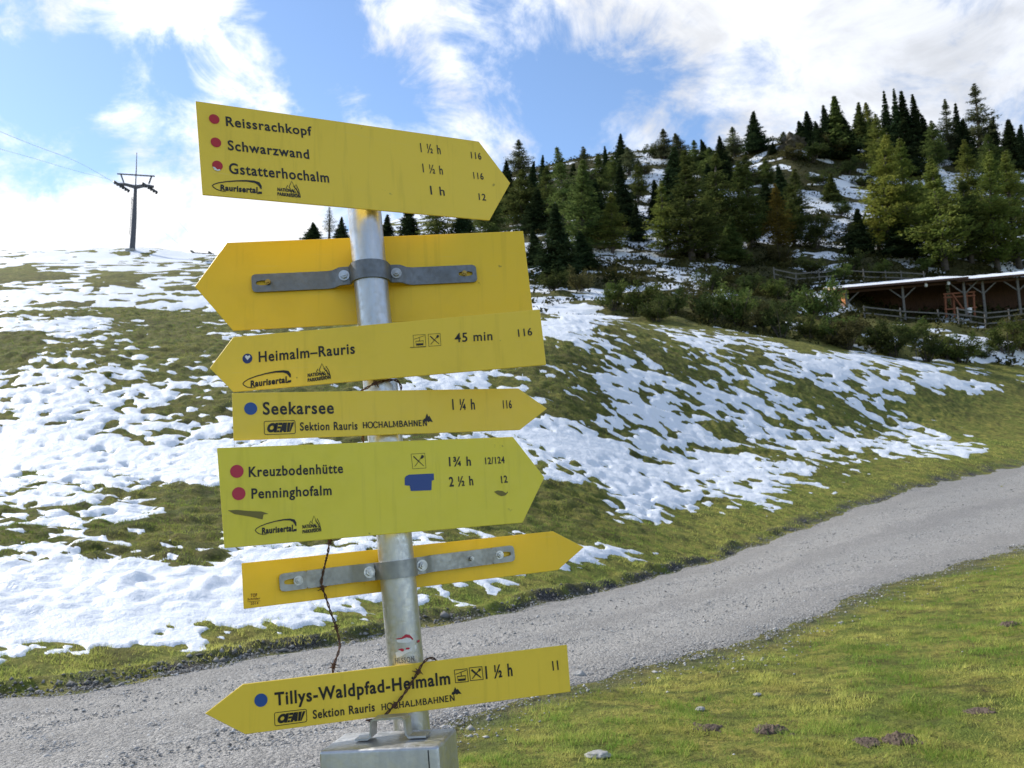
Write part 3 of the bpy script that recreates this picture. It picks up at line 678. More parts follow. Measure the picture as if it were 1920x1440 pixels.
def square(px, py, s, tilt):
    c, q = math.cos(math.radians(tilt)) * s / 2, math.sin(math.radians(tilt)) * s / 2
    return [(px - c - q, py - c + q), (px + c - q, py - c - q), (px + c + q, py + c - q), (px - c + q, py + c + q)]
def picto(pl, parent, quad, kind, lw=.05):
    T = frame2(pl, quad); mb = MB(); Wd = np.linalg.norm(T(1, .5) - T(0, .5)); lw *= Wd
    stroke(mb, pl, [T(0, 0), T(1, 0), T(1, 1), T(0, 1)], lw, True)
    if kind == 'meal':
        stroke(mb, pl, [T(.16, .84), T(.40, .58), T(.86, .14)], [lw * 2.2, lw * 2.0, lw], lift=LIFT)
        stroke(mb, pl, [T(.16, .14), T(.60, .60), T(.70, .70)], lw, lift=LIFT + .0003)
        poly(mb, pl, [T(.66, .70 + .0), T(.74, .62), T(.90, .74), T(.88, .86), T(.76, .90)], LIFT + .0006)
    else:
        stroke(mb, pl, [T(.06, .66), T(.94, .90)], lw * .8); stroke(mb, pl, [T(.5, .78), T(.5, .5)], lw * .8, lift=LIFT + .0003)
        stroke(mb, pl, [T(.22, .14), T(.78, .14), T(.82, .48), T(.18, .48)], lw * 1.1, True, LIFT + .0006)
        poly(mb, pl, [T(.24, .14), T(.76, .14), T(.78, .28), T(.22, .28)], LIFT + .0009)
    return mb.build('pictogram', M['ink'], parent)
SIGNS = 'yellow hiking signs clamped to the metal post'
def sign(pl, corners, m, label, back=False):
    c = pl.hit(*np.mean(corners, 0)); e = empty('direction_sign', c, label, 'sign', SIGNS)
    e.matrix_world = Matrix.Translation(Vector(c))
    mb = MB(); mb.prism([pl.hit(*q) for q in corners], -pl.n * .003); mb.build('sign_board', M[m], e, bevel=.0008, seg=1)
    return e
def plan_bar(mb, pl, path, zc, slope, hgt, th):
    """flat bar bent along a path given in (along the board, out of the board), standing hgt tall at height zc"""
    n = len(path); P = [np.asarray(p, float) for p in path]; N = []
    for i in range(n):
        t = P[min(i + 1, n - 1)] - P[max(i - 1, 0)]; t /= np.linalg.norm(t); N.append(np.array([-t[1], t[0]]))
    v = []
    for i in range(n):
        for q in (P[i] - N[i] * th / 2, P[i] + N[i] * th / 2):
            for s in (-.5, .5): v.append(pl.pt((q[0], zc + slope * q[0] + s * hgt), q[1]))
    f = []
    for i in range(n - 1):
        a, b = 4 * i, 4 * (i + 1); f += [(a, b, b + 1, a + 1), (a + 2, a + 3, b + 3, b + 2), (a, a + 2, b + 2, b), (a + 1, b + 1, b + 3, a + 3)]
    f += [(0, 1, 3, 2), (4 * n - 4, 4 * n - 2, 4 * n - 1, 4 * n - 3)]; mb.add(v, f)
def slot_plate(mb, pl, s0, s1, zc, slope, hgt, n0, n1, outer, c0, c1, rs):
    """bar end with a long slot: s0 joins the bar, s1 is the rounded end on side outer; slot from c0 to c1 with half height rs"""
    K = 40; O = []; I = []; r = .007
    cs = (c0 + c1) / 2; hw = abs(c1 - c0) / 2
    for k in range(K):
        a = 2 * math.pi * k / K; d = np.array([math.cos(a), math.sin(a)])
        w2 = abs(s1 - s0) / 2; m0 = (s0 + s1) / 2; sc = min(w2 / (abs(d[0]) + 1e-9), hgt / 2 / (abs(d[1]) + 1e-9)); q = d * sc
        if q[0] * outer > 0:                                           # round the free corners
            qq = np.array([abs(q[0]), abs(q[1])]); c = np.array([w2 - r, hgt / 2 - r])
            if qq[0] > c[0] and qq[1] > c[1]:
                dd = qq - c; dd = dd / np.linalg.norm(dd) * r; qq = c + dd; q = np.array([qq[0] * np.sign(q[0]), qq[1] * np.sign(q[1])])
        O.append((m0 + q[0], q[1])); px = np.clip(d[0] * hw * 1.3, -hw, hw); I.append((cs + px + rs * d[0] * .8, rs * d[1]))
    v = [pl.pt((x, zc + slope * x + z), nn) for nn in (n0, n1) for x, z in O + I]; f = []
    for k in range(K):
        j = (k + 1) % K
        f += [(2*K + k, 2*K + j, 3*K + j, 3*K + k), (k, K + k, K + j, j), (k, j, 2*K + j, 2*K + k), (K + k, 3*K + k, 3*K + j, K + j)]
    mb.add(v, f)
def hexbolt(pl, parent, st, lift, r, m, name='bolt', washer=True):
    mb = MB(); c = pl.pt(st, lift)
    def disc(rad, n0, n1, k, a0=0):
        o = [pl.pt((st[0] + rad * math.cos(a0 + 2*math.pi*i/k), st[1] + rad * math.sin(a0 + 2*math.pi*i/k)), lift + n0) for i in range(k)]
        mb.prism(o, pl.n * (n1 - n0))
    if washer: disc(r * 1.55, 0, .0015, 20)
    disc(r, .0015, .0065, 6, .3); disc(r * .5, .0065, .0095, 12)
    return mb.build(name, M[m], parent)
def front_clamp(pl, parent, sl, sr, zc, slope, hgt, m, bolt_l, bolt_r, extra=None, endm='brass'):
    """clamp of a board whose back we see: band round the post, two flat arms bolted to the board"""
    off = -pl.off; R = .0322; mb = MB(); base = .0045; fl = off * .55
    arc = [(R * math.sin(a), off + R * math.cos(a)) for a in np.radians(np.linspace(-80, 80, 17))]
    path = [(sl + .045, base), (-.078, base), (-.066, base + .004), (-.054, fl + .004), (-.047, fl + .006), (-.036, fl + .007)] + arc + [(.036, fl + .007), (.047, fl + .006), (.054, fl + .004), (.066, base + .004), (.078, base), (sr - .045, base)]
    plan_bar(mb, pl, path, zc, slope, hgt, .004)
    slot_plate(mb, pl, sl + .045, sl, zc, slope, hgt, base - .002, base + .002, -1, sl + .011, sl + .030, .0045)
    slot_plate(mb, pl, sr - .045, sr, zc, slope, hgt, base - .002, base + .002, 1, sr - .030, sr - .011, .0045)
    cl = mb.build('clamp', M[m], parent, smooth=True)
    for x in (-.0465, .0465): hexbolt(pl, cl, (x, zc + slope * x), fl + .009, .0062, 'bolt')
    for x in (bolt_l, bolt_r): hexbolt(pl, cl, (x, zc + slope * x), base + .002, .005, endm, washer=(endm != 'brass'))
    if extra: hexbolt(pl, cl, (extra, zc + slope * extra), base + .002, .004, endm, washer=False)
    return cl
def back_clamp(pl, parent, zc, slope):
    R = .0322; off = -pl.off; mb = MB(); b0 = -.0055
    arc = [(R * math.sin(a), off - R * math.cos(a)) for a in np.radians(np.linspace(-80, 80, 13))]
    plan_bar(mb, pl, [(-.16, b0), (-.060, b0), (-.045, off * .5)] + [(x, y) for x, y in arc] + [(.045, off * .5), (.060, b0), (.16, b0)], zc, slope, .034, .004)
    return mb.build('clamp', M['clamp'], parent, smooth=True)

# the post
def on_axis(px, py, d): return CAM + ray(px, py) * d
def axis_z(z): return PA + AX * (z / 1.0)
top_s = (Plane(30.5, 0).st(690, 262))[1]; low_s = Plane(0, 0).st(782, 1392)[1]
mb = MB(); mb.tube([axis_z(low_s - .02), axis_z(low_s + .3), axis_z((low_s + top_s) / 2), axis_z(top_s)], .030, 40)
post = mb.build('sign_post', M['pole'], None, smooth=True)
tag(post, 'leaning galvanised metal post carrying seven yellow hiking signs above a steel box', 'post')
# worn sticker on the post
def wrap(pts, r=.0304):         # (angle in degrees from the viewer, height along the post) -> point on the post
    fr = CAM - PA; fr = fr - AX * (fr @ AX); fr /= np.linalg.norm(fr); rt = np.cross(AX, fr); rt = rt if rt[0] > 0 else -rt
    return [PA + AX * z + r * (fr * math.cos(math.radians(a)) + rt * math.sin(math.radians(a))) for a, z in pts]
def wrap_grid(mb, top, bot, r):
    n = len(top); v = wrap(top, r) + wrap(bot, r); mb.add(v, [(i, i + 1, n + i + 1, n + i) for i in range(n - 1)])
zz = lambda py: Plane(0, .03).st(757 + (py - 1200) * .097, py)[1]
mb = MB(); wrap_grid(mb, [(-22, zz(1199)), (-5, zz(1198)), (12, zz(1196)), (24, zz(1199))], [(-20, zz(1203)), (-5, zz(1205)), (12, zz(1206)), (24, zz(1204))], .0304)
wrap_grid(mb, [(-30, zz(1222)), (-12, zz(1218)), (0, zz(1220)), (18, zz(1217)), (40, zz(1212))], [(-28, zz(1232)), (-12, zz(1230)), (0, zz(1226)), (18, zz(1223)), (40, zz(1220))], .0304)
st = mb.build('sticker', M['white'], post)
mb = MB(); wrap_grid(mb, [(-24, zz(1196)), (-6, zz(1195)), (8, zz(1190)), (20, zz(1192)), (30, zz(1200))], [(-24, zz(1197)), (-6, zz(1198)), (8, zz(1196)), (20, zz(1198)), (30, zz(1203))], .0307)
wrap_grid(mb, [(-20, zz(1216)), (-8, zz(1215)), (-2, zz(1217))], [(-18, zz(1217)), (-8, zz(1221)), (-2, zz(1220))], .0307)
wrap_grid(mb, [(4, zz(1215)), (12, zz(1215)), (17, zz(1216))], [(4, zz(1218)), (12, zz(1219)), (17, zz(1217))], .0307)
wrap_grid(mb, [(46, zz(1206)), (58, zz(1205))], [(46, zz(1210)), (58, zz(1209))], .0307)
mb.build('red_scrap', M['crimson'], st)
v, f = text_data('HLSSON', .02); x0, x1 = v[:, 0].min(), v[:, 0].max()
mb = MB(); mb.add(wrap([(-34 + 62 * (q[0] - x0) / (x1 - x0), zz(1242) + .0085 * q[1] / .729) for q in v], .0303), f)
mb.build('lettering', mat('faded print', b_plain((.16, .16, .16), .7)), post)

P1, P2, P3, P4 = Plane(30.5, .05), Plane(7.5, -.036), Plane(-3.5, .05), Plane(22.5, .05)
P5, P6, P7 = Plane(25, .05), Plane(24, -.036), Plane(9, .05)
# 1
s = sign(P1, [(367,189), (380,365), (918,413), (957,343), (898,265)], 'sign', 'topmost yellow sign pointing right, three red dots, lines Reissrachkopf, Schwarzwand and Gstatterhochalm')
letters(P1, s, 'Reissrachkopf', (424,236), (585,254.6), 217.6); letters(P1, s, 'Schwarzwand', (427.5,281), (580,298), 262)
letters(P1, s, 'Gstatterhochalm', (430,325), (617.4,342.3), 304.7)
for a, b, t in (((789,285.1), (826.6,289.2), 267.5), ((793,323), (830.7,327.4), 306.1)): letters(P1, s, '1 ½ h', a, b, t, .004)
letters(P1, s, '1 h', (807.5,364.7), (834.1,367), 347.7, .004)
letters(P1, s, '116', (883.6,297), (902.8,299.3), 284.1, .006); letters(P1, s, '116', (888,334.9), (906.9,337), 322.3, .006); letters(P1, s, '12', (898,374.8), (911.3,376.2), 362, .006)
for c in ((401.5,223.5), (404.8,267.2), (407.6,310.5)): d1 = dot(P1, s, c, 9.6, 'red')
mb = MB(); poly(mb, P1, [P1.st(*q) for q in ((398.5,313), (403,314), (407,318.5), (412,317.5), (413,320), (408,321.3), (402,319))], LIFT * 1.7); mb.build('chipped_patch', M['white'], d1)
logo_valley(P1, s, [(398,335.5), (491,341), (491,366), (398,358)]); logo_park(P1, s, [(520,338), (563,341), (563,371), (520,366)])
back_clamp(P1, s, P1.st(690, 300)[1], -.01)
# 2
s = sign(P2, [(425,455), (365,537), (437,620), (1000,590), (981,433)], 'signorange', 'blank yellow board pointing left, seen from behind with a dark grey clamp across it')
zl = P2.st(473, 533); zr_ = P2.st(893, 514)
zc0 = (zl[1] + zr_[1]) / 2; sl_ = (zr_[1] - zl[1]) / (zr_[0] - zl[0]); zc0 = zl[1] - sl_ * zl[0]
front_clamp(P2, s, zl[0], zr_[0], zc0, sl_, .033, 'clamp', P2.st(504, 529)[0], P2.st(870, 514)[0])
# 3
s = sign(P3, [(437,632), (393,690), (437,735), (1024,684), (1012,580)], 'sign', 'yellow sign pointing left to Heimalm-Rauris, 45 min, with gondola and cutlery pictograms')
letters(P3, s, 'Heimalm–Rauris', (485.5,678.8), (665.7,662.6), 658.8); d3 = dot(P3, s, (464.1,672.3), 9.4, 'navy')
mb = MB(); poly(mb, P3, [P3.st(*q) for q in ((464.5,675.5), (459.5,669.5), (461.5,666), (465,668), (468.5,666), (470,669.5))], LIFT * 1.7); mb.build('chipped_patch', M['white'], d3)
letters(P3, s, '45 min', (853,641.7), (923.5,637.6), 624.2, .004); letters(P3, s, '116', (972,631.4), (998.2,628.5), 616.9, .004)
picto(P3, s, square(786.7, 639.1, 22.5, 4), 'lift', .04); picto(P3, s, square(814.8, 637.3, 22.5, 4), 'meal', .04)
mb = MB(); stroke(mb, P3, [P3.st(769,651.5), P3.st(798,650.3)], .0009); mb.build('scratch', M['ink'], s)
logo_valley(P3, s, [(455.7,704), (546,694), (546,719), (455.7,731)]); logo_park(P3, s, [(577,685), (620,680), (620,710), (577,716)])
back_clamp(P3, s, P3.st(720, 655)[1], -.02)
# 4
s = sign(P4, [(435,737), (438,826), (975,806), (1026,766), (972,728)], 'sign', 'yellow sign pointing right to Seekarsee, single blue dot, directly above the greenish sign')
letters(P4, s, 'Seekarsee', (493,777.2), (626.1,775.1), 753.1, .014); dot(P4, s, (470,766.2), 11.8, 'blue')
logo_club(P4, s, [(495,790), (553,788.4), (553.8,813), (496,815)])
letters(P4, s, 'Sektion Rauris', (562.6,807.3), (670.4,805.2), 791.4, .012); serif_word(P4, s, 'HOCHALMBAHNEN', (680.5,802.9), (800.7,798.3), 791.8)
logo_peak(P4, s, [(792.6,775.4), (811,775), (811.5,791.4), (793,792)])
letters(P4, s, '1 ¼ h', (848.4,768), (890.7,767.3), 747.8, .016); letters(P4, s, '116', (943.4,765.6), (959.8,765.2), 750.3, .016)
back_clamp(P4, s, P4.st(728, 775)[1], -.02)
# 5
s = sign(P5, [(407,840), (421,1028), (980,980), (1021,895), (962,819)], 'signgreen', 'large greenish yellow sign pointing right to Kreuzbodenhütte and Penninghofalm, with blue tape patch')
letters(P5, s, 'Kreuzbodenhütte', (466.5,894.1), (643.2,886.6), 874.6, .014); letters(P5, s, 'Penninghofalm', (471.5,934.8), (621.9,927.7), 915.3, .014)
for c in ((444.1,883.8), (447.6,925.6)): dot(P5, s, c, 12.2, 'crimson')
picto(P5, s, [(770.6,851.5), (796.3,849.8), (798.5,877.5), (773.8,879)], 'meal', .035)
mb = MB(); poly(mb, P5, [P5.st(740 + a / 8, 840 + b / 8) for a, b in ((150,450), (172,420), (215,400), (585,382), (588,480), (555,490), (550,628), (540,634), (240,645), (225,565), (150,560))]); mb.build('tape_patch', M['tape'], s)
letters(P5, s, '1¾ h', (842,874), (883.1,872.8), 856.3, .014); letters(P5, s, '12/124', (910,870.4), (946.3,868.1), 857.5, .014)
letters(P5, s, '2 ½ h', (842.5,912.1), (887.5,909.4), 893.8, .014); letters(P5, s, '12', (940,905.6), (951.9,904.4), 891.9, .014)
mb = MB()
poly(mb, P5, [P5.st(*q) for q in ((926,922), (933,919.5), (942,920.5), (949,925), (951,921), (952,924), (947,929), (940,930.5), (933,927.5))])
mb.build('grime_smear', M['smudge'], s); mb = MB()
poly(mb, P5, [P5.st(*q) for q in ((427,957), (444,956), (466,958), (490,959), (503,963), (494,965), (492,974), (480,971), (466,968), (440,964))])
mb.build('grime_smear', M['smudge'], s)
logo_valley(P5, s, [(478.5,980), (556,972), (556,998), (478.5,1005)]); logo_park(P5, s, [(566.6,969), (601.6,966), (602,996), (567,1000)])
back_clamp(P5, s, P5.st(735, 900)[1], -.02)
# 6
s = sign(P6, [(453,1056), (457,1142), (1046,1069), (1095,1026), (1037,996)], 'signorange', 'narrow yellow board pointing right, seen from behind, light zinc clamp and barbed wire across it')
zl = P6.st(523, 1093); zr_ = P6.st(962, 1037); sl_ = (zr_[1] - zl[1]) / (zr_[0] - zl[0]); zc0 = zl[1] - sl_ * zl[0]
front_clamp(P6, s, zl[0], zr_[0], zc0, sl_, .029, 'clamplight', P6.st(558, 1089)[0], P6.st(934, 1041)[0], P6.st(881, 1048)[0], 'bolt')
letters(P6, s, 'TOP', (470,1119.5), (482,1118.5), 1113, .02, 'brownink'); letters(P6, s, 'Schilder', (464,1125.5), (488,1123.5), 1121.5, .02, 'brownink')
letters(P6, s, '2014', (470,1134), (484.5,1132.8), 1129, .01, 'brownink')
mb = MB(); stroke(mb, P6, [P6.st(464,1128.3), P6.st(488,1126.5)], .0007); mb.build('print_line', M['brownink'], s)
# 7
s = sign(P7, [(455,1283), (384,1338), (460,1377), (1070,1297), (1063,1209)], 'sign', 'lowest yellow sign pointing left, Tillys-Waldpfad-Heimalm, barbed wire looped over it')
letters(P7, s, 'Tillys-Waldpfad-Heimalm', (515.6,1322.6), (844.5,1281.9), 1297.9, .018); dot(P7, s, (489.4,1312.7), 12, 'blue')
picto(P7, s, square(865, 1267, 24, 6), 'lift', .07); picto(P7, s, square(892.8, 1262.9, 24, 6), 'meal', .07)
letters(P7, s, '1 ½ h', (911,1272.4), (961.3,1266.5), 1248.4, .018); letters(P7, s, '11', (1036.5,1256.8), (1047.6,1255.3), 1238.9, .018)
logo_club(P7, s, [(514.5,1336.5), (574.5,1329.4), (575.3,1353), (515.6,1361)])
letters(P7, s, 'Sektion Rauris', (587,1347.5), (703.1,1332.9), 1331, .014); serif_word(P7, s, 'HOCHALMBAHNEN', (715.5,1331.5), (852.9,1313.6), 1320.2)
logo_peak(P7, s, [(845,1289), (864,1286.5), (865.5,1301), (846.5,1304)])
back_clamp(P7, s, P7.st(772, 1290)[1], -.02)

# barbed wire
def smooth_path(pts, n=10):
    P = [np.asarray(p, float) for p in pts]; out = []
    for i in range(len(P) - 1):
        p0, p1, p2, p3 = P[max(i-1, 0)], P[i], P[i+1], P[min(i+2, len(P)-1)]
        for k in range(n):
            t = k / n; out.append(.5 * ((2*p1) + (-p0+p2)*t + (2*p0-5*p1+4*p2-p3)*t*t + (-p0+3*p1-3*p2+p3)*t**3))
    return out + [P[-1]]
WP = [P4.hit(668, 748, -.012), P4.hit(676, 735, -.012), P4.hit(690, 726, -.012), P4.hit(704, 718.5, -.012), P4.hit(724, 713.5, -.012), P4.hit(742, 713, -.014), P4.hit(749, 719, -.018), P4.hit(752, 730, -.020),
      P4.hit(748, 762, -.018), P4.hit(700, 795, -.016), P4.hit(681, 818, -.014), P4.hit(681, 830, -.014), P5.hit(672, 860, -.014), P5.hit(640, 940, -.014), P5.hit(622, 1000, -.012), P5.hit(618, 1016, -.010),
      P5.hit(615, 1034, -.008), P6.hit(607, 1068, .012), P6.hit(603, 1096, .012), P6.hit(611, 1120, .010), P6.hit(620, 1148, .012), P6.hit(629, 1172, .014), P6.hit(637, 1205, .02), P6.hit(634, 1225, .03), P7.hit(625, 1252, -.012),
      P7.hit(632, 1275, -.014), P7.hit(690, 1300, -.014), P7.hit(760, 1275, -.012), P7.hit(815, 1250, -.010), P7.hit(817, 1238, -.004), P7.hit(805, 1234, .003), P7.hit(792, 1245, .006), P7.hit(778, 1270, .005),
      P7.hit(757, 1302, .005), P7.hit(740, 1322, .006), P7.hit(722, 1340, .006), P7.hit(704, 1349, .006), P7.hit(686, 1351, .004)]
wp = smooth_path(WP, 8); wire = empty('barbed_wire', tuple(WP[0]), 'rusty twisted barbed wire strung down between the yellow signs', 'wire')
for ph in (0, math.pi):
    q = []; s_ = 0
    for i, p in enumerate(wp):
        t = wp[min(i+1, len(wp)-1)] - wp[max(i-1, 0)]; t = t / np.linalg.norm(t); x = np.cross(t, FW); x /= np.linalg.norm(x); y = np.cross(t, x)
        if i: s_ += np.linalg.norm(p - wp[i-1])
        a = s_ / .028 * 2 * math.pi + ph; q.append(p + .0013 * (math.cos(a) * x + math.sin(a) * y))
    mb = MB(); mb.tube(q, .0011, 6); mb.build('strand', M['rust'], wire, smooth=True)
for i in (3*8, 18*8+2, 21*8+1, 24*8-1, 31*8+5, 34*8, 15*8):
    p = wp[i]; t = wp[i+1] - wp[i-1]; t /= np.linalg.norm(t); x = np.cross(t, FW); x /= np.linalg.norm(x); y = np.cross(t, x)
    mb = MB()
    for k in range(4):
        a = k * math.pi / 2 + .6; d = math.cos(a) * x + math.sin(a) * y * .5 + t * .25 * (-1)**k
        mb.tube([p + t * .002 * (k - 1.5) + d * .0015, p + t * .002 * (k - 1.5) + d * .011], [.0011, .0004], 5)
    lp = [p + t * (.0018 * (k / 6 - 2)) + .0026 * (math.cos(k * 1.05) * x + math.sin(k * 1.05) * y) for k in range(25)]
    mb.tube(lp, .0009, 5); mb.build('barb', M['rust'], wire)

# steel box with a bent handle on its lid, fixed to the front of the post
dpole = (PA + AX * low_s - CAM) @ FW
bl, br = CAM + ray(597, 1409) * (dpole - .125), CAM + ray(822, 1399) * (dpole - .158)
ex = br - bl; wbox = np.linalg.norm(ex); ex /= wbox; ez = AX - ex * (AX @ ex); ez /= np.linalg.norm(ez); ey = np.cross(ez, ex)
def bq(x, y, z): return bl + ex * x + ey * y + ez * z
dbox = .105
ebox = empty('metal_box', tuple(bq(wbox / 2, dbox / 2, -.25)), 'grey brushed steel box at the foot of the picture, bent handle on its lid', 'box')
R3 = np.stack([ex, ey, ez], 1)
mb = MB(); mb.box(bq(wbox / 2, dbox / 2, -.14), (wbox, dbox, .28), R3); mb.build('body', M['box'], ebox, smooth=True, bevel=.005, seg=3)
mb = MB(); mb.box(bq(wbox - .016, -.0008, -.14), (.0012, .0016, .27), R3); mb.box(bq(wbox / 2, -.0008, -.262), (wbox - .03, .0016, .0012), R3); mb.build('door_seam', M['rubber'], ebox)
def strap(path, wd, th, y0):
    n = len(path); v = []
    P = [np.asarray(p, float) for p in path]
    for i in range(n):
        t1 = P[min(i+1, n-1)] - P[max(i-1, 0)]; t1 /= np.linalg.norm(t1); nn = np.array([-t1[1], t1[0]])
        for q in (P[i] - nn * th / 2, P[i] + nn * th / 2):
            for s in (0, wd): v.append(bq(q[0], y0 + s, q[1]))
    f = []
    for i in range(n - 1):
        a, b = 4*i, 4*(i+1); f += [(a, b, b+1, a+1), (a+2, a+3, b+3, b+2), (a, a+2, b+2, b), (a+1, b+1, b+3, a+3)]
    f += [(0, 1, 3, 2), (4*n-4, 4*n-2, 4*n-1, 4*n-3)]; return v, f
v, f = strap([(.042, .0035), (.062, .0035), (.067, .006), (.069, .028), (.0725, .0315), (.119, .0325), (.1235, .029), (.1245, .008), (.128, .0035), (.156, .0035)], .026, .003, .042)
mb = MB(); mb.add(v, f); mb.build('handle', M['box'], ebox, smooth=True)

# ------------------------------------------------------------------ stones and mounds on the lawn
def ground_hit(px, py, y0=3.0, y1=210.0):
    Ys = np.exp(np.linspace(math.log(y0), math.log(y1), 900)); d = ray(px, py); P = CAM[None] + d[None] * (Ys / d[1])[:, None]
    df = P[:, 2] - ground_z(P[:, 0], P[:, 1]); k = np.where(df < 0)[0]
    i = k[0] if len(k) else int(np.argmin(df)); p = P[i].copy(); p[2] = float(ground_z(p[0:1], p[1:2])[0]); return p
def lump(name, p, size, m, label, cat, seed, rough=.25, flat=.5, group=None, bury=.25):
    bm = bmesh.new(); bmesh.ops.create_icosphere(bm, subdivisions=4, radius=1.0)
    v = np.array([q.co[:] for q in bm.verts]); d = 1 + rough * .8 * (fbm(v[:, 0] * 1.3 + seed, v[:, 1] * 1.3, seed, 5, .6) + fbm(v[:, 1] * 1.3 + seed, v[:, 2] * 1.3, seed + 7, 5, .6) + fbm(v[:, 2] * 1.3, v[:, 0] * 1.3 + seed, seed + 13, 5, .6))
    v = v * d[:, None] * np.array(size) * np.array([1, 1, flat])
    for q, c in zip(bm.verts, v): q.co = c
    me = bpy.data.meshes.new(name); bm.to_mesh(me); bm.free(); me.materials.append(M[m])
    for q in me.polygons: q.use_smooth = True
    o = obj(name, me); o.location = (p[0], p[1], p[2] + size[2] * flat * (1 - 2 * bury)); return tag(o, label, cat, group)
for px, py, wpx, fl, sd, lab in ((1085, 1273, 24, .75, 3, 'fist sized pale stone on the gravel edge beside the lowest sign'), (1122, 1420, 46, .28, 5, 'flat pale stone lying in the lawn at the bottom of the picture'),
                                 (1420, 1306, 14, .5, 8, 'small pale stone in the middle of the lawn'), (1314, 1333, 17, .5, 9, 'small white stone on a bare patch of the lawn')):
    p = ground_hit(px, py); s0 = wpx / F * p[1] / 2; lump('stone', p, (s0, s0 * .8, s0), 'rock', lab, 'stone', sd, .16, fl, 'stones on the grass')
def heap(p, rad, flat, seed, label):
    N = 70; g = np.linspace(-1.6, 1.6, N); a, b = np.meshgrid(g, g, indexing='ij'); x = p[0] + a * rad; y = p[1] + b * rad
    r = np.hypot(a, b) * (1 + .45 * fbm(a + seed, b, seed, 3, .6, None, 1.2))
    body = np.clip(1 - r * r, -.2, 1); clod = np.abs(fbm(a * 1.0 + 3 * seed, b, seed + 3, 4, .65, None, .45))
    z = ground_z(x, y) + rad * flat * (body * .75 + clod * .55 * sstep(body, -.15, .3)) - .012 * sstep(.1 - body, 0, .2)
    v = np.stack([x - p[0], y - p[1], z - p[2]], -1).reshape(-1, 3); f = grid_faces(N, N); f = f[(body.ravel()[f] > -.1).all(1)]
    o = obj('molehill', np_mesh('molehill', v, [f], M['soil'], True)); o.location = tuple(p); return tag(o, label, 'molehill', 'molehills on the lawn')
for px, py, wpx, fl, sd, lab in ((1690, 1390, 62, .38, 13, 'large smooth molehill of brown soil on the lawn'), (1628, 1394, 44, .25, 14, 'low crumbled molehill left of the large smooth one'),
                                 (1440, 1372, 62, .28, 15, 'ragged molehill of crumbly soil in the middle of the lawn'), (1330, 1366, 44, .22, 16, 'faint dark molehill nearest the signpost'),
                                 (1893, 1172, 34, .35, 17, 'dark molehill at the right edge of the upper lawn'), (1835, 1335, 46, .20, 18, 'flat worn molehill near the right edge of the lower lawn')):
    p = ground_hit(px, py); s0 = wpx / F * p[1] / 2; heap(p, s0, fl, sd, lab)

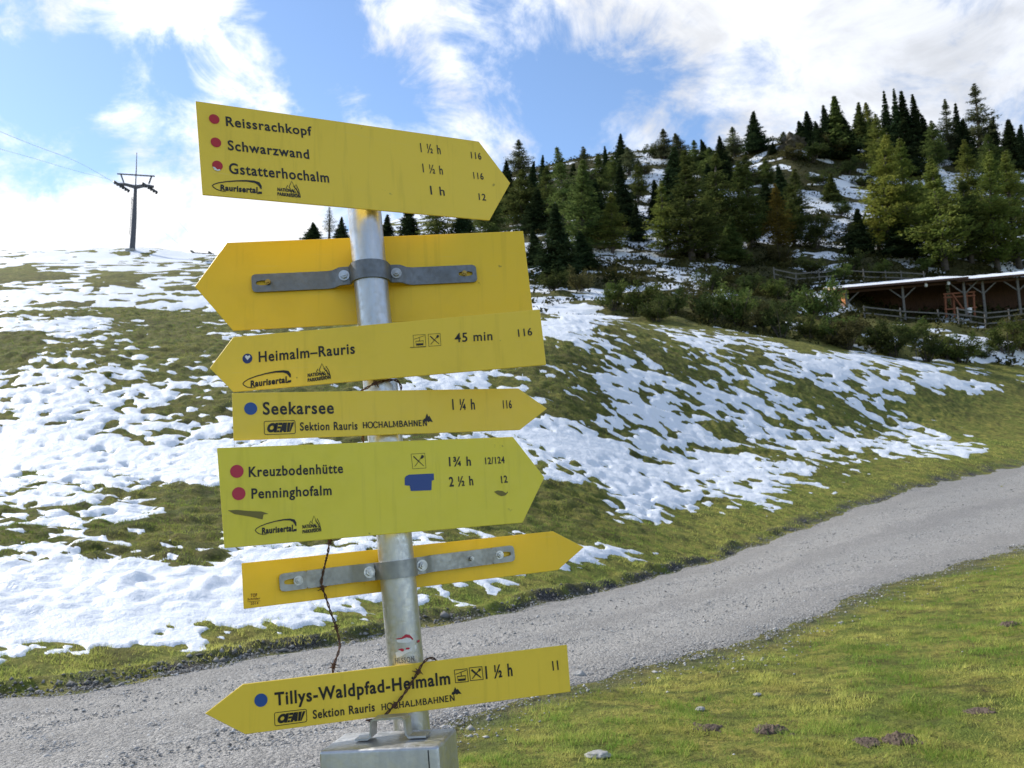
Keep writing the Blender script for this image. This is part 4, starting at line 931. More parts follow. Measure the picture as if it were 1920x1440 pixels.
# ------------------------------------------------------------------ trees
def frustum(v, f, p0, p1, r0, r1, seg=6):
    o = len(v); d = p1 - p0; d = d / np.linalg.norm(d); x = np.cross(d, (.3, .9, .2)); x /= np.linalg.norm(x); y = np.cross(d, x)
    for p, r in ((p0, r0), (p1, r1)):
        for k in range(seg): a = 2*math.pi*k/seg; v.append(p + r * (math.cos(a)*x + math.sin(a)*y))
    for k in range(seg): f.append((o+k, o+(k+1) % seg, o+seg+(k+1) % seg, o+seg+k))
def conifer(kind, seed, H=10.0):
    """trunk with whorled limbs, and a crown of many small needle sprays"""
    r = np.random.default_rng(seed); tv, tf = [], []; cv = []
    bend = np.array([r.normal(0, .012), r.normal(0, .012), 0]) * H
    tp = lambda t: np.array([0, 0, H * t]) + bend * math.sin(t * math.pi)
    for i in range(8): frustum(tv, tf, tp(i/8), tp((i+1)/8), .017*H*(1-i/8)**.9+.002*H, .017*H*(1-(i+1)/8)**.9+.002*H)
    spruce = kind == 'spruce'; bare = kind == 'bare'
    z0 = {'spruce': .04, 'larch': .10, 'bare': .25}[kind]; nw = {'spruce': 34, 'larch': 34, 'bare': 22}[kind]
    Rm = {'spruce': .19, 'larch': .19, 'bare': .14}[kind] * H
    for wi in range(nw):
        t = z0 + (1 - z0) * (max(wi + r.uniform(-.3, .3), 0) / nw) ** .95; t = min(max(t, z0), .985)
        prof = (1 - t) ** 1.08 if spruce else ((1 - t ** 1.4) ** 1.15 * min(1, (.5 + 1.7 * (t - z0 * .5))))
        nb = 7 if spruce else 6
        a0 = r.uniform(0, 6.28)
        if kind == 'larch' and t < .85 and r.random() < .16: continue
        wl = r.uniform(.82, 1.15)
        for b in range(nb):
            if not spruce and r.random() < .12: continue
            a = a0 + 6.28 * b / nb + r.normal(0, .22); L = Rm * prof * wl * (r.uniform(.65, 1.2) if spruce else r.uniform(.5, 1.3)) + .005 * H
            dr = np.array([math.cos(a), math.sin(a), 0]); p0 = tp(t)
            drop = r.uniform(-.38, -.10) if spruce else r.uniform(-.12, .22)
            if t > .8: drop += .45
            def bp(s): return p0 + dr * L * s + np.array([0, 0, L * (drop * s + (.22 if spruce else .12) * s * s)])
            frustum(tv, tf, bp(0), bp(.55), .0035*H*(1-t)+.0012*H, .0018*H*(1-t)+.0008*H, 4); frustum(tv, tf, bp(.55), bp(.95), .0018*H*(1-t)+.0008*H, .0006*H, 4)
            nc = int((5 if bare else 9) * (.35 + L / Rm)) + 2
            for c in range(nc):
                s = (.12 if spruce else .18) + .92 * (c + r.uniform(0, 1)) / nc; s = min(s, 1.05); q = bp(s); side = np.array([-dr[1], dr[0], 0])
                for k in range(2 if bare else (5 if spruce else 6)):
                    sp_ = (.036 if spruce else .040) * H * (1.15 - .4 * s) * (.18 + .82 * prof)
                    off = side * r.normal(0, sp_ * .9) + dr * r.normal(0, sp_ * .5) + np.array([0, 0, r.normal(-.25 if spruce else .05, .4) * sp_])
                    c0 = q + off; ln = r.uniform(.6, 1.3) * (.026 if spruce else .019) * H * (.45 + .55 * prof); wd = ln * (.36 if spruce else .33)
                    dd = dr * r.normal(.6, .5) + side * r.normal(0, .7) + np.array([0, 0, r.normal(-.55 if spruce else .25, .35)]); dd /= np.linalg.norm(dd)
                    x = np.cross(dd, r.normal(0, 1, 3)); x /= np.linalg.norm(x) + 1e-9
                    cv += [c0 - dd * ln * .5 + x * wd, c0 - dd * ln * .5 - x * wd, c0 + dd * ln]
    tr = bpy.data.meshes.new('trunk'); tr.from_pydata([tuple(p) for p in tv], [], tf); tr.materials.append(M['bark'])
    for p in tr.polygons: p.use_smooth = True
    return tr, np.array(cv)
PROTO = {}
for nm, kd, sd in (('s0', 'spruce', 1), ('s1', 'spruce', 2), ('s2', 'spruce', 3), ('l0', 'larch', 4), ('l1', 'larch', 5), ('l2', 'larch', 6), ('l3', 'larch', 9), ('b0', 'bare', 7), ('s3', 'spruce', 21), ('s4', 'spruce', 22), ('l4', 'larch', 23), ('l5', 'larch', 24)):
    PROTO[nm] = conifer(kd, sd)
CROWN = {}
def crown(nm, m):
    if (nm, m) not in CROWN:
        cv = PROTO[nm][1]; CROWN[nm, m] = np_mesh('crown', cv, [np.arange(len(cv)).reshape(-1, 3)], M[m])
    return CROWN[nm, m]
def tree(px, pyb, pyt, wpx, nm, m, label, group=None, name='conifer', k=[0]):
    p = ground_hit(px, pyb, 40, 200)
    hgt = (pyb - pyt) / F * p[1] * 1.04; wd = wpx / F * p[1]; k[0] += 1
    e = empty(name, (p[0], p[1], p[2] - .1), label, 'tree', group)
    nm = nm if nm[0] == 'b' else (nm[0] + str((k[0] * 3 + int(nm[1])) % (5 if nm[0] == 's' else 6)))
    base = .285 if nm[0] == 's' else (.265 if nm[0] == 'l' else .26)
    sx = wd / (base * 10.0); qv = .88 + .24 * ((k[0] * .618) % 1); e.scale = (sx * qv, sx * (2 - qv), hgt / 10.0); e.rotation_euler = (math.radians(2.2) * math.sin(k[0] * 1.7), math.radians(2.2) * math.cos(k[0] * 2.3), (k[0] * 2.399) % 6.283)
    obj('trunk', PROTO[nm][0], e); obj('crown', crown(nm, m), e); return e
SPR, LAR = 'dark spruces on the wooded hill', 'larches on the wooded hill'
# px, base y, top y, width px, shape, needles, label
TREES = [
 (585, 449, 414, 34, 's1', 'spruce', 'small round dark spruce at the left end of the wood, beside the bare larch'),
 (617, 449, 384, 36, 'b0', 'greylarch', 'thin nearly bare larch against the white cloud left of the post'),
 (641, 450, 403, 26, 's0', 'spruce', 'small dark spruce touching the left side of the post under the top sign'),
 (725, 470, 398, 44, 's1', 'spruce', 'dark spruce just right of the post under the top sign'),
 (768, 480, 372, 60, 's2', 'spruce', 'dark spruce second right of the post, top behind the top sign'),
 (818, 490, 352, 72, 'l1', 'darklarch', 'dark larch behind the arrow end of the top sign, third right of the post'),
 (868, 495, 360, 70, 's0', 'spruce', 'dark spruce behind the lower edge of the top sign, fourth right of the post'),
 (916, 470, 345, 70, 'l2', 'darklarch', 'dark larch below the tip of the top sign'),
 (973, 330, 257, 46, 'l3', 'greylarch', 'pale larch standing alone on the skyline right of the top sign tip'),
 (949, 340, 296, 24, 's0', 'spruce', 'tiny dark spruce on the skyline left of the lone pale larch'),
 (982, 428, 310, 78, 'l0', 'darklarch', 'broad dark larch below the lone pale skyline larch'),
 (1004, 375, 296, 34, 's1', 'spruce', 'left one of a pair of slim dark spruces beside the lone pale skyline larch'),
 (1021, 385, 284, 34, 's0', 'spruce', 'right one of a pair of slim dark spruces beside the lone pale skyline larch'),
 (1058, 440, 266, 62, 'l1', 'darklarch', 'tall dark green larch left of the broadest dark larch'),
 (1101, 410, 265, 56, 'l3', 'greylarch', 'greyish larch whose top rises behind the broadest dark larch'),
 (1093, 480, 291, 88, 'l2', 'darklarch', 'broadest dark larch on the left half of the wood'),
 (1127, 410, 282, 54, 'l0', 'darklarch', 'dark larch leaning against the right side of the broadest dark larch'),
 (1047, 522, 372, 80, 's2', 'spruce', 'big nearly black spruce standing lowest, right of the second sign'),
 (1149, 476, 354, 60, 'l0', 'larch', 'fresh green young larch standing alone on snow'),
 (1137, 335, 268, 24, 's0', 'spruce', 'small spruce tip on the skyline above the fresh green larch'),
 (1168, 310, 245, 30, 's1', 'spruce', 'slim pointed black spruce on the skyline left of the snow gully'),
 (1180, 330, 272, 44, 'l1', 'greylarch', 'greyish larch on the skyline at the left lip of the snow gully'),
 (1174, 422, 296, 56, 's0', 'spruce', 'dark spruce at the left side of the snow gully'),
 (1196, 456, 376, 42, 's1', 'spruce', 'dark spruce at the foot of the snow gully'),
 (1246, 300, 238, 46, 'l3', 'greylarch', 'pale larch on the skyline at the right lip of the snow gully'),
 (1271, 305, 245, 44, 'l2', 'greylarch', 'second pale skyline larch right of the snow gully'),
 (1270, 410, 266, 78, 's2', 'spruce', 'broad black spruce right of the snow gully'),
 (1303, 318, 259, 36, 'l0', 'darklarch', 'small dark larch on the skyline right of the broad black spruce'),
 (1320, 318, 256, 34, 's0', 'spruce', 'black spruce on the skyline between two small larches'),
 (1354, 306, 250, 30, 's1', 'spruce', 'small pointed spruce on the skyline left of the pale feathery larch'),
 (1379, 295, 233, 40, 'l3', 'greylarch', 'pale feathery larch on the skyline left of the lone black spruce'),
 (1421, 286, 203, 52, 's2', 'spruce', 'lone black spruce standing clear against the sky'),
 (1298, 490, 304, 112, 'l1', 'darklarch', 'wide olive larch with visible trunk right of the snow gully'),
 (1252, 478, 335, 70, 'l0', 'larch', 'olive larch on the left side of the wide olive larch'),
 (1356, 475, 276, 84, 'l2', 'darklarch', 'tall olive larch with a thin bare trunk left of the golden larch'),
 (1388, 468, 294, 70, 'l3', 'darklarch', 'olive larch just right of the tall thin trunked larch'),
 (1412, 465, 300, 62, 'l0', 'darklarch', 'olive larch directly left of the golden larch'),
 (1471, 412, 301, 54, 's0', 'spruce', 'black spruce above the golden larch'),
 (1462, 470, 338, 56, 'l1', 'gold', 'only golden orange larch in the wood'),
 (1503, 440, 311, 62, 'l2', 'darklarch', 'dark green larch right of the golden larch'),
 (1451, 288, 263, 16, 's1', 'spruce', 'tiny spruce on the skyline right of the lone black spruce'),
 (1471, 272, 246, 22, 'l3', 'greylarch', 'tiny pale larch at the left foot of the crag'),
 (1501, 272, 224, 36, 's0', 'spruce', 'left spruce of three on top of the crag'),
 (1514, 270, 204, 40, 's1', 'spruce', 'tallest spruce of three on top of the crag'),
 (1530, 276, 224, 36, 's2', 'spruce', 'right spruce of three on top of the crag'),
 (1553, 288, 190, 42, 's0', 'spruce', 'slim dark spruce against the left side of the big cone shaped one'),
 (1572, 292, 171, 72, 's2', 'darklarch', 'big cone shaped dark green spruce on the skyline right of the crag'),
 (1615, 276, 186, 42, 's1', 'darklarch', 'slim green spruce on the skyline right of the big cone shaped one'),
 (1633, 272, 186, 40, 'l0', 'yellow', 'thin yellowish larch on the skyline between two spruces'),
 (1669, 280, 160, 32, 's0', 'spruce', 'leftmost spire of the black spruce cluster'),
 (1683, 284, 159, 32, 's1', 'spruce', 'second spire of the black spruce cluster'),
 (1697, 288, 164, 52, 's2', 'spruce', 'broad middle spruce of the black cluster'),
 (1716, 290, 170, 44, 's0', 'spruce', 'right spire of the black spruce cluster'),
 (1734, 296, 211, 44, 's1', 'spruce', 'low dark spruce at the right foot of the black cluster'),
 (1651, 338, 204, 52, 'l1', 'larch', 'green larch in front of the black spruce cluster'),
 (1672, 478, 240, 92, 'l2', 'yellow', 'tallest yellow green larch, in the sun right of the snowy terraces'),
 (1708, 476, 250, 82, 'l0', 'larch', 'green larch on the right side of the tallest yellow green larch'),
 (1690, 486, 396, 84, 's2', 'spruce', 'dark spruce at the foot of the tallest yellow green larch'),
 (1779, 300, 178, 46, 'l3', 'greylarch', 'pale slim larch on the skyline left of the tallest skyline larch'),
 (1798, 300, 187, 40, 's0', 'spruce', 'dark spruce between two pale skyline larches'),
 (1839, 300, 148, 64, 'l3', 'greylarch', 'tallest pale larch on the skyline at the right'),
 (1868, 310, 212, 42, 's1', 'spruce', 'dark spruce on the skyline right of the tallest pale larch'),
 (1897, 318, 217, 58, 's2', 'spruce', 'wide dark spruce on the skyline near the right edge'),
 (1921, 310, 226, 44, 's0', 'spruce', 'dark spruce cut by the right edge of the picture on the skyline'),
 (1820, 415, 253, 66, 'l1', 'larch', 'green larch in the middle row under the tallest pale skyline larch'),
 (1773, 508, 286, 112, 'l0', 'larch', 'wide bright green larch above the shed roof'),
 (1822, 495, 330, 80, 'l2', 'darklarch', 'dark larch on the right flank of the wide bright green larch'),
 (1871, 512, 276, 92, 'l3', 'larch', 'open green larch with snow showing through, near the right edge'),
 (1912, 505, 276, 84, 'l1', 'larch', 'green larch cut by the right edge above the shed'),
 (1614, 478, 387, 56, 's1', 'spruce', 'small dark spruce standing alone on the snowy terraces above the fence'),
 (1560, 380, 321, 40, 's0', 'darklarch', 'small dark green spruce in the middle of the snowy terraces'),
 (1438, 420, 330, 54, 's2', 'spruce', 'dark spruce left of the black spruce above the golden larch'),
 (1330, 400, 300, 56, 's1', 'spruce', 'dark spruce between the wide olive larch and the skyline'),
 (1755, 400, 285, 60, 's0', 'darklarch', 'dark spruce left of the wide bright green larch, below the skyline'),
 (1232, 420, 330, 44, 's0', 'spruce', 'dark spruce on the right edge of the snow gully'),
 (1010, 440, 350, 60, 's1', 'spruce', 'dark spruce left of the tall dark green larch'),
 (955, 400, 318, 60, 's2', 'spruce', 'dark spruce just beyond the tip of the top sign'),
 (1032, 405, 305, 52, 'l1', 'darklarch', 'dark larch behind the pair of slim dark spruces'),
 (1076, 395, 300, 50, 's1', 'spruce', 'dark spruce filling the gap left of the broadest dark larch'),
 (1118, 450, 330, 60, 's0', 'spruce', 'dark spruce behind the fresh green young larch'),
 (1150, 345, 288, 40, 'l2', 'darklarch', 'dark larch on the skyline between the small spruce tip and the slim black one'),
 (1196, 380, 300, 46, 'l1', 'darklarch', 'dark larch overhanging the left edge of the snow gully'),
 (1090, 505, 430, 60, 's1', 'spruce', 'small dark spruce right of the big nearly black one'),
 (1000, 500, 425, 44, 's0', 'spruce', 'small dark spruce against the right end of the second sign'),
 (1290, 350, 276, 60, 'l2', 'darklarch', 'dark larch behind the broad black spruce'),
 (1338, 345, 272, 54, 'l0', 'darklarch', 'dark larch on the ridge right of the black skyline spruce'),
 (1365, 350, 280, 50, 's2', 'spruce', 'dark spruce below the small pointed skyline spruce'),
 (1400, 345, 288, 48, 'l1', 'darklarch', 'dark larch below the lone black spruce, on its left'),
 (1440, 350, 296, 46, 'l0', 'darklarch', 'dark larch below the lone black spruce, on its right'),
 (1325, 485, 370, 66, 'l3', 'darklarch', 'open olive larch between the wide one and the thin trunked one'),
 (1375, 490, 400, 54, 's1', 'darklarch', 'low olive spruce at the feet of the tall olive larches'),
 (1490, 460, 370, 56, 'l3', 'darklarch', 'olive larch touching the golden larch on its right'),
 (1545, 300, 236, 46, 's2', 'spruce', 'low dark spruce between the crag and the big cone shaped spruce'),
 (1592, 300, 215, 46, 's0', 'spruce', 'dark spruce at the right side of the big cone shaped one'),
 (1640, 300, 215, 44, 's1', 'darklarch', 'dark green spruce left of the black cluster spires'),
 (1705, 330, 215, 60, 's1', 'spruce', 'dark spruce in front of the black cluster'),
 (1755, 315, 222, 50, 'l1', 'darklarch', 'dark larch between the black cluster and the pale slim skyline larch'),
 (1818, 318, 215, 50, 's2', 'spruce', 'dark spruce at the left foot of the tallest pale skyline larch'),
 (1858, 350, 245, 56, 'l2', 'darklarch', 'dark larch below the tallest pale skyline larch, on its right'),
 (1898, 400, 275, 60, 'l0', 'darklarch', 'dark larch below the wide dark skyline spruce'),
 (1745, 470, 330, 60, 'l3', 'larch', 'open green larch between the two widest sunlit larches'),
 (1845, 480, 350, 70, 'l1', 'darklarch', 'dark larch behind the open green larch with snow showing through'),
 (1648, 470, 330, 56, 'l3', 'yellow', 'thin yellow green larch on the left flank of the tallest yellow green one'),
]
for row in TREES:
    sp_ = row[4][0] == 's'
    tree(*row, group=SPR if sp_ else LAR, name='spruce_tree' if sp_ else 'larch_tree')

# the crag on the skyline
p = ground_hit(1487, 282, 40, 200)
lump('crag', p + np.array([0, 0, .4]), (2.1, 1.8, 1.7), 'crag', 'bare rocky crag on the skyline under three spruces', 'rock', 31, .5, .8, None, .3)

# ------------------------------------------------------------------ shrubs
def shrub_mesh(seed, dense=1.0):
    r = np.random.default_rng(seed); sv, sf = [], []; lv = []
    for s in range(11):
        a = r.uniform(0, 6.28); tilt = r.uniform(.05, .75); L = r.uniform(.55, 1.0); d = np.array([math.cos(a)*tilt, math.sin(a)*tilt, 1.0]); d /= np.linalg.norm(d)
        p0 = np.array([math.cos(a)*.08, math.sin(a)*.08, 0]); mid = p0 + d * L * .55; end = p0 + d * L + np.array([math.cos(a), math.sin(a), 0]) * .08
        frustum(sv, sf, p0, mid, .016, .010, 5); frustum(sv, sf, mid, end, .010, .004, 5)
        for b in range(5):
            t = r.uniform(.25, 1.0); q = p0 + (end - p0) * t; dd = r.normal(0, 1, 3) * np.array([1, 1, .6]) + np.array([0, 0, .5]); dd /= np.linalg.norm(dd); e = q + dd * r.uniform(.10, .26)
            frustum(sv, sf, q, e, .005, .002, 4)
            for k in range(int(62 * dense)):
                c = q + (e - q) * r.uniform(.2, 1.15) + r.normal(0, .055, 3); n = r.normal(0, 1, 3) + np.array([0, 0, .5]); n /= np.linalg.norm(n)
                x = np.cross(n, r.normal(0, 1, 3)); x /= np.linalg.norm(x); y = np.cross(n, x); l = r.uniform(.020, .042)
                lv += [c - x*l, c + y*l*.55, c + x*l, c - y*l*.55]
    st = bpy.data.meshes.new('stem'); st.from_pydata([tuple(p) for p in sv], [], sf); st.materials.append(M['bark'])
    return st, np.array(lv)
SHP = [shrub_mesh(40 + i) for i in range(4)]; SHC = {}
def shrub(px, pyb, pyt, wpx, i, m, label, k=[0]):
    p = ground_hit(px, pyb, 30, 200); k[0] += 1
    if (i, m) not in SHC: SHC[i, m] = np_mesh('foliage', SHP[i][1], [np.arange(len(SHP[i][1])).reshape(-1, 4)], M[m])
    e = empty('shrub', (p[0], p[1], p[2] - .08), label, 'shrub', 'shrubs on the bank and the forest edge')
    h = (pyb - pyt) / F * p[1] * 1.0; wd = wpx / F * p[1]; e.scale = (wd / 1.2, wd / 1.2, h / .95); e.rotation_euler = (0, 0, (k[0] * 2.1) % 6.28)
    obj('stem', SHP[i][0], e); obj('foliage', SHC[i, m], e)
SHRUBS = [
 (1035, 545, 500, 60, 0, 'darkshrub', 'dark shrub at the foot of the big nearly black spruce'),
 (1088, 548, 496, 60, 1, 'brownshrub', 'brownish shrub right of the big nearly black spruce'),
 (1150, 583, 530, 66, 2, 'shrub', 'leftmost green shrub on the bank, beside the green strip'),
 (1192, 592, 520, 84, 0, 'shrub', 'large green shrub on the bank left of the tall dark one'),
 (1232, 604, 560, 70, 3, 'darkshrub', 'low dark shrub at the bank foot above the snow'),
 (1262, 590, 535, 70, 1, 'darkshrub', 'dark shrub in the second row behind the low one at the bank foot'),
 (1305, 585, 530, 74, 2, 'brownshrub', 'brownish shrub in the middle of the bank'),
 (1340, 606, 545, 80, 0, 'darkshrub', 'dark shrub right of the brownish one in mid bank'),
 (1388, 612, 536, 92, 3, 'shrub', 'broad green shrub in mid bank with brown twigs'),
 (1428, 622, 560, 66, 1, 'brownshrub', 'brown twiggy shrub left of the snow chute'),
 (1466, 634, 570, 74, 2, 'darkshrub', 'dark shrub at the lower end of the snow chute'),
 (1402, 560, 515, 66, 2, 'darkshrub', 'dark shrub high on the bank under the olive larches'),
 (1330, 548, 505, 70, 3, 'darkshrub', 'dark shrub at the top of the bank under the wide olive larch'),
 (1458, 560, 520, 60, 0, 'shrub', 'green shrub at the top of the snow chute'),
 (1540, 600, 520, 96, 1, 'shrub', 'tall green shrub left of the shed end wall'),
 (1552, 640, 585, 88, 0, 'shrub', 'round green shrub in front of the shed corner'),
 (1516, 635, 590, 60, 3, 'darkshrub', 'dark shrub left of the round green one below the shed'),
 (1590, 655, 600, 84, 2, 'brownshrub', 'brown green shrub below the first fence post'),
 (1634, 655, 605, 80, 3, 'darkshrub', 'dark shrub below the left shed bay'),
 (1676, 668, 600, 88, 0, 'darkshrub', 'black green shrub below the middle of the shed fence'),
 (1712, 640, 596, 70, 1, 'shrub', 'green shrub touching the fence in front of the shed middle post'),
 (1738, 678, 620, 74, 2, 'darkshrub', 'dark shrub beside the thin marker stake'),
 (1772, 676, 628, 66, 3, 'shrub', 'green shrub between two snow patches below the shed'),
 (1806, 682, 622, 74, 1, 'shrub', 'green shrub left of the largest snow patch below the shed'),
 (1842, 676, 645, 50, 0, 'darkshrub', 'low dark shrub on the largest snow patch below the shed'),
 (1892, 672, 610, 78, 2, 'shrub', 'green shrub below the right end of the fence'),
 (1924, 668, 596, 70, 3, 'brownshrub', 'brownish shrub cut by the right edge below the fence'),
 (1652, 520, 487, 52, 1, 'shrub', 'pale green shrub growing through the upper fence'),
 (1580, 524, 494, 58, 0, 'shrub', 'pale green shrub above the shed roof left corner'),
 (1735, 512, 486, 40, 2, 'shrub', 'small green shrub at the right end of the upper fence'),
 (1595, 512, 472, 56, 3, 'darkshrub', 'dark shrub behind the upper fence below the small dark spruce'),
 (1520, 515, 476, 66, 1, 'darkshrub', 'dark shrub left end of the upper fence'),
 (1530, 470, 405, 66, 2, 'darkshrub', 'tall dark shrub at the left edge of the snowy terraces'),
 (1227, 296, 264, 44, 0, 'darkshrub', 'dark skyline shrub at the top of the snow gully'),
 (1208, 330, 300, 40, 1, 'brownshrub', 'brown shrub on the left rim of the snow gully'),
 (1560, 296, 262, 60, 3, 'brownshrub', 'brown shrub below the big cone shaped spruce'),
 (1618, 350, 322, 40, 0, 'darkshrub', 'round shrub on the snowy terraces left of the tallest yellow green larch'),
 (1490, 300, 270, 60, 0, 'brownshrub', 'brown shrub clinging below the crag'),
 (1522, 306, 272, 70, 2, 'darkshrub', 'dark shrub below the right end of the crag'),
 (1590, 330, 296, 60, 1, 'darkshrub', 'dark shrub at the top of the snowy terraces'),
 (1540, 345, 318, 60, 3, 'darkshrub', 'dark shrub on the upper left of the snowy terraces'),
 (1575, 405, 380, 54, 0, 'darkshrub', 'low dark shrub in the middle of the snowy terraces'),
 (1600, 440, 412, 50, 1, 'brownshrub', 'low brown shrub on the lower snowy terraces'),
 (1550, 450, 422, 50, 2, 'darkshrub', 'low dark shrub left of the brown one on the lower terraces'),
 (1465, 500, 455, 60, 3, 'brownshrub', 'brown shrub at the foot of the golden larch'),
]
for row in SHRUBS: shrub(*row)

# low heather and dwarf shrubs over the wooded hillside (stuff)
nU = 42000; uu = rng.uniform(-.22, .72, nU); Y = np.exp(rng.uniform(math.log(54), math.log(172), nU)); X = uu * Y
fw = forest_w(X, Y); zb = base_z(X, Y); rel = relief(X, Y); smk = snow_mask(X, Y, zb, rel, .0085 * Y)
k = (rng.random(nU) < fw) & (rng.random(nU) < np.where(smk < -.03, .9, .34) * np.where(Y < 73, .15, 1.0) * (.35 + .65 * sstep(fbm(X, Y, 52, 3, .5, None, 6), -.2, .2))); X, Y = X[k], Y[k]; Z = zb[k] + rel[k]; n = len(X)
K = 9; s0 = rng.uniform(.12, .62, n)
c = np.stack([X, Y, Z], -1)[:, None, :] + rng.normal(0, 1, (n, K, 3)) * s0[:, None, None] * np.array([.8, .8, .35]) + np.array([0, 0, 1]) * (s0 * .5)[:, None, None]
t1 = rng.normal(0, 1, (n, K, 3)); t2 = rng.normal(0, 1, (n, K, 3)); l = s0[:, None, None] * .42
t1 /= np.linalg.norm(t1, axis=-1, keepdims=True); t2 /= np.linalg.norm(t2, axis=-1, keepdims=True)
v = np.stack([c + t1 * l, c + t2 * l, c - (t1 + t2) * l * .6], 2).reshape(-1, 3)
tag(obj('heather', np_mesh('heather', v, [np.arange(len(v)).reshape(-1, 3)], mat('heather', b_foliage((.026, .032, .012), (.080, .078, .026), .25, .25)))), kind='stuff')

# ------------------------------------------------------------------ fences
def fence(path, label, hp=1.25, rails=(.45, 1.0), group='wooden rail fences by the shed', sag=.02):
    pts = [np.array([q[0], q[1], float(ground_z(np.array([q[0]]), np.array([q[1]]))[0])]) for q in path]
    e = empty('wooden_fence', tuple(pts[0]), label, 'fence', group)
    for p in pts:
        mb = MB(); j = rng.normal(0, .02, 2); h = hp + rng.normal(0, .06)
        mb.tube([p - np.array([0, 0, .2]), p + np.array([j[0], j[1], h])], [.075, .06], 8); mb.build('post', M['greywood'], e)
    for z in rails:
        for a, b in zip(pts[:-1], pts[1:]):
            mb = MB(); d = (b - a) / np.linalg.norm(b - a)
            mb.bar(a + np.array([0, -.085, z + rng.normal(0, sag)]) - d * .12, b + np.array([0, -.085, z + rng.normal(0, sag)]) + d * .12, .05, .11); mb.build('rail', M['greywood'], e)
fence([at(px, 520, Y)[:2] for px, Y in ((1452, 84.5), (1492, 84.5), (1536, 85), (1578, 85.2), (1620, 85.4), (1661, 85.6), (1690, 85.8), (1733, 86))], 'grey rail fence on the slope above the shed roof')

# ------------------------------------------------------------------ shed
S0 = at(1588, 592, 76.3); S1 = at(1812, 592, 74.8); zf = 16.45
def shed(A, B, zE, label, endwall, bays, lamps):
    A = np.array([A[0], A[1], zf]); B = np.array([B[0], B[1], zf]); d = B - A; L = np.linalg.norm(d); d /= L; bk = np.array([-d[1], d[0], 0]); up = np.array([0, 0, 1.0]); H = zE[0] - zf; tl = (zE[1] - zE[0]) / L; Dp = 4.2
    e = empty('open_shed', tuple(A), label, 'shed', 'open timber sheds on the bank')
    R = np.stack([d, bk, up], 1)
    q = lambda x, y, z: A + d * x + bk * y + up * (z + tl * max(min(x, L), 0) * min(max(z, 0) / H, 1))
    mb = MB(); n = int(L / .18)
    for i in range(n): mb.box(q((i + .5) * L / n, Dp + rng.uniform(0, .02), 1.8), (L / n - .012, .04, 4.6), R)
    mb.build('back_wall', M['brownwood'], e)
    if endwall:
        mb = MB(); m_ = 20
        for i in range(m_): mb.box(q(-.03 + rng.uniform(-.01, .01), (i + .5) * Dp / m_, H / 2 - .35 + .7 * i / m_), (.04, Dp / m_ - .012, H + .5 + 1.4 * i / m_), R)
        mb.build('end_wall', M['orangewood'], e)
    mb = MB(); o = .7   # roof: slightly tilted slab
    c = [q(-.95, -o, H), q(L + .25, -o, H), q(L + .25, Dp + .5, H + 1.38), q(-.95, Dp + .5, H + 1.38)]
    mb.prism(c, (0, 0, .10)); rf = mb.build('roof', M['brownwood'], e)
    mb = MB(); c = [q(-.98, -o - .03, H + .105), q(L + .27, -o - .03, H + .105), q(L + .27, Dp + .5, H + 1.49), q(-.98, Dp + .5, H + 1.49)]
    g = []; nx, ny_ = 40, 10
    for i in range(nx + 1):
        for j in range(ny_ + 1):
            s, t = i / nx, j / ny_; p = (c[0] * (1-s) + c[1] * s) * (1-t) + (c[3] * (1-s) + c[2] * s) * t; ed = min(s, 1-s, t * .5, .05) / .05
            g.append(p + up * (.03 + .07 * ed**.5 + .02 * math.sin(i * 1.7) * ed))
    fs = [(i*(ny_+1)+j, (i+1)*(ny_+1)+j, (i+1)*(ny_+1)+j+1, i*(ny_+1)+j+1) for i in range(nx) for j in range(ny_)]
    mb.add(g, fs); bot = [p for p in c]; 
    for i in range(nx):
        a, b = g[i*(ny_+1)], g[(i+1)*(ny_+1)]; s, t = i / nx, (i+1) / nx
        mb.add([a, b, c[0]*(1-t) + c[1]*t, c[0]*(1-s) + c[1]*s], [(0, 1, 2, 3)])
    mb.add([g[j] for j in range(ny_+1)] + [c[3], c[0]], [tuple(range(ny_ + 3))])
    mb.build('roof_snow', M['snow'], rf, smooth=True)
    mb = MB(); mb.bar(q(-.95, -o - .025, H + .03), q(L + .25, -o - .025, H + .03), .045, .2); mb.build('fascia', M['brownwood'], e)
    if endwall:
        mb = MB(); mb.bar(q(-.98, -o, H + .04), q(-.98, Dp + .4, H + 1.37), .05, .24); mb.build('bargeboard', mat('pale fresh board', b_plain((.62, .47, .30), .7)), e)
    for i, x in enumerate(bays):
        mb = MB(); mb.box(q(x, .1, H/2 - .1), (.18, .18, H + .2), R); mb.build('post', M['greywood'], e)
        for s in (-1, 1):
            if (i == 0 and s < 0 and endwall): continue
            mb = MB(); mb.bar(q(x, .1, H - 1.15), q(x + s * 1.25, .1, H - .08), .10, .10, (0, 1, 0)); mb.build('brace', M['greywood'], e)
    mb = MB(); mb.bar(q(0, .1, H - .12), q(L, .1, H - .12), .16, .2); mb.build('beam', M['brownwood'], e)
    for x in lamps:
        mb = MB(); mb.tube([q(x, -.35, H - .02), q(x, -.35, H - .14), q(x, -.35, H - .3), q(x, -.35, H - .38)], [.05, .13, .14, .06], 12); mb.build('lamp', M['white'], e, smooth=True)
    return e, q, L, R
e1, q1, L1, R1 = shed(S0, S1, (19.45, 19.72), 'left timber shed with orange end wall and snow on its flat roof', True, (.1, 5.0, 10.2), (6.9, 8.8))
S2 = at(2090, 592, 73.0)
e2, q2, L2, R2 = shed(q1(L1 + .3, .2, 0), S2, (19.55, 19.85), 'right timber shed reaching the edge of the picture, snowy flat roof', False, (1.4, 4.3, 8.5), ())
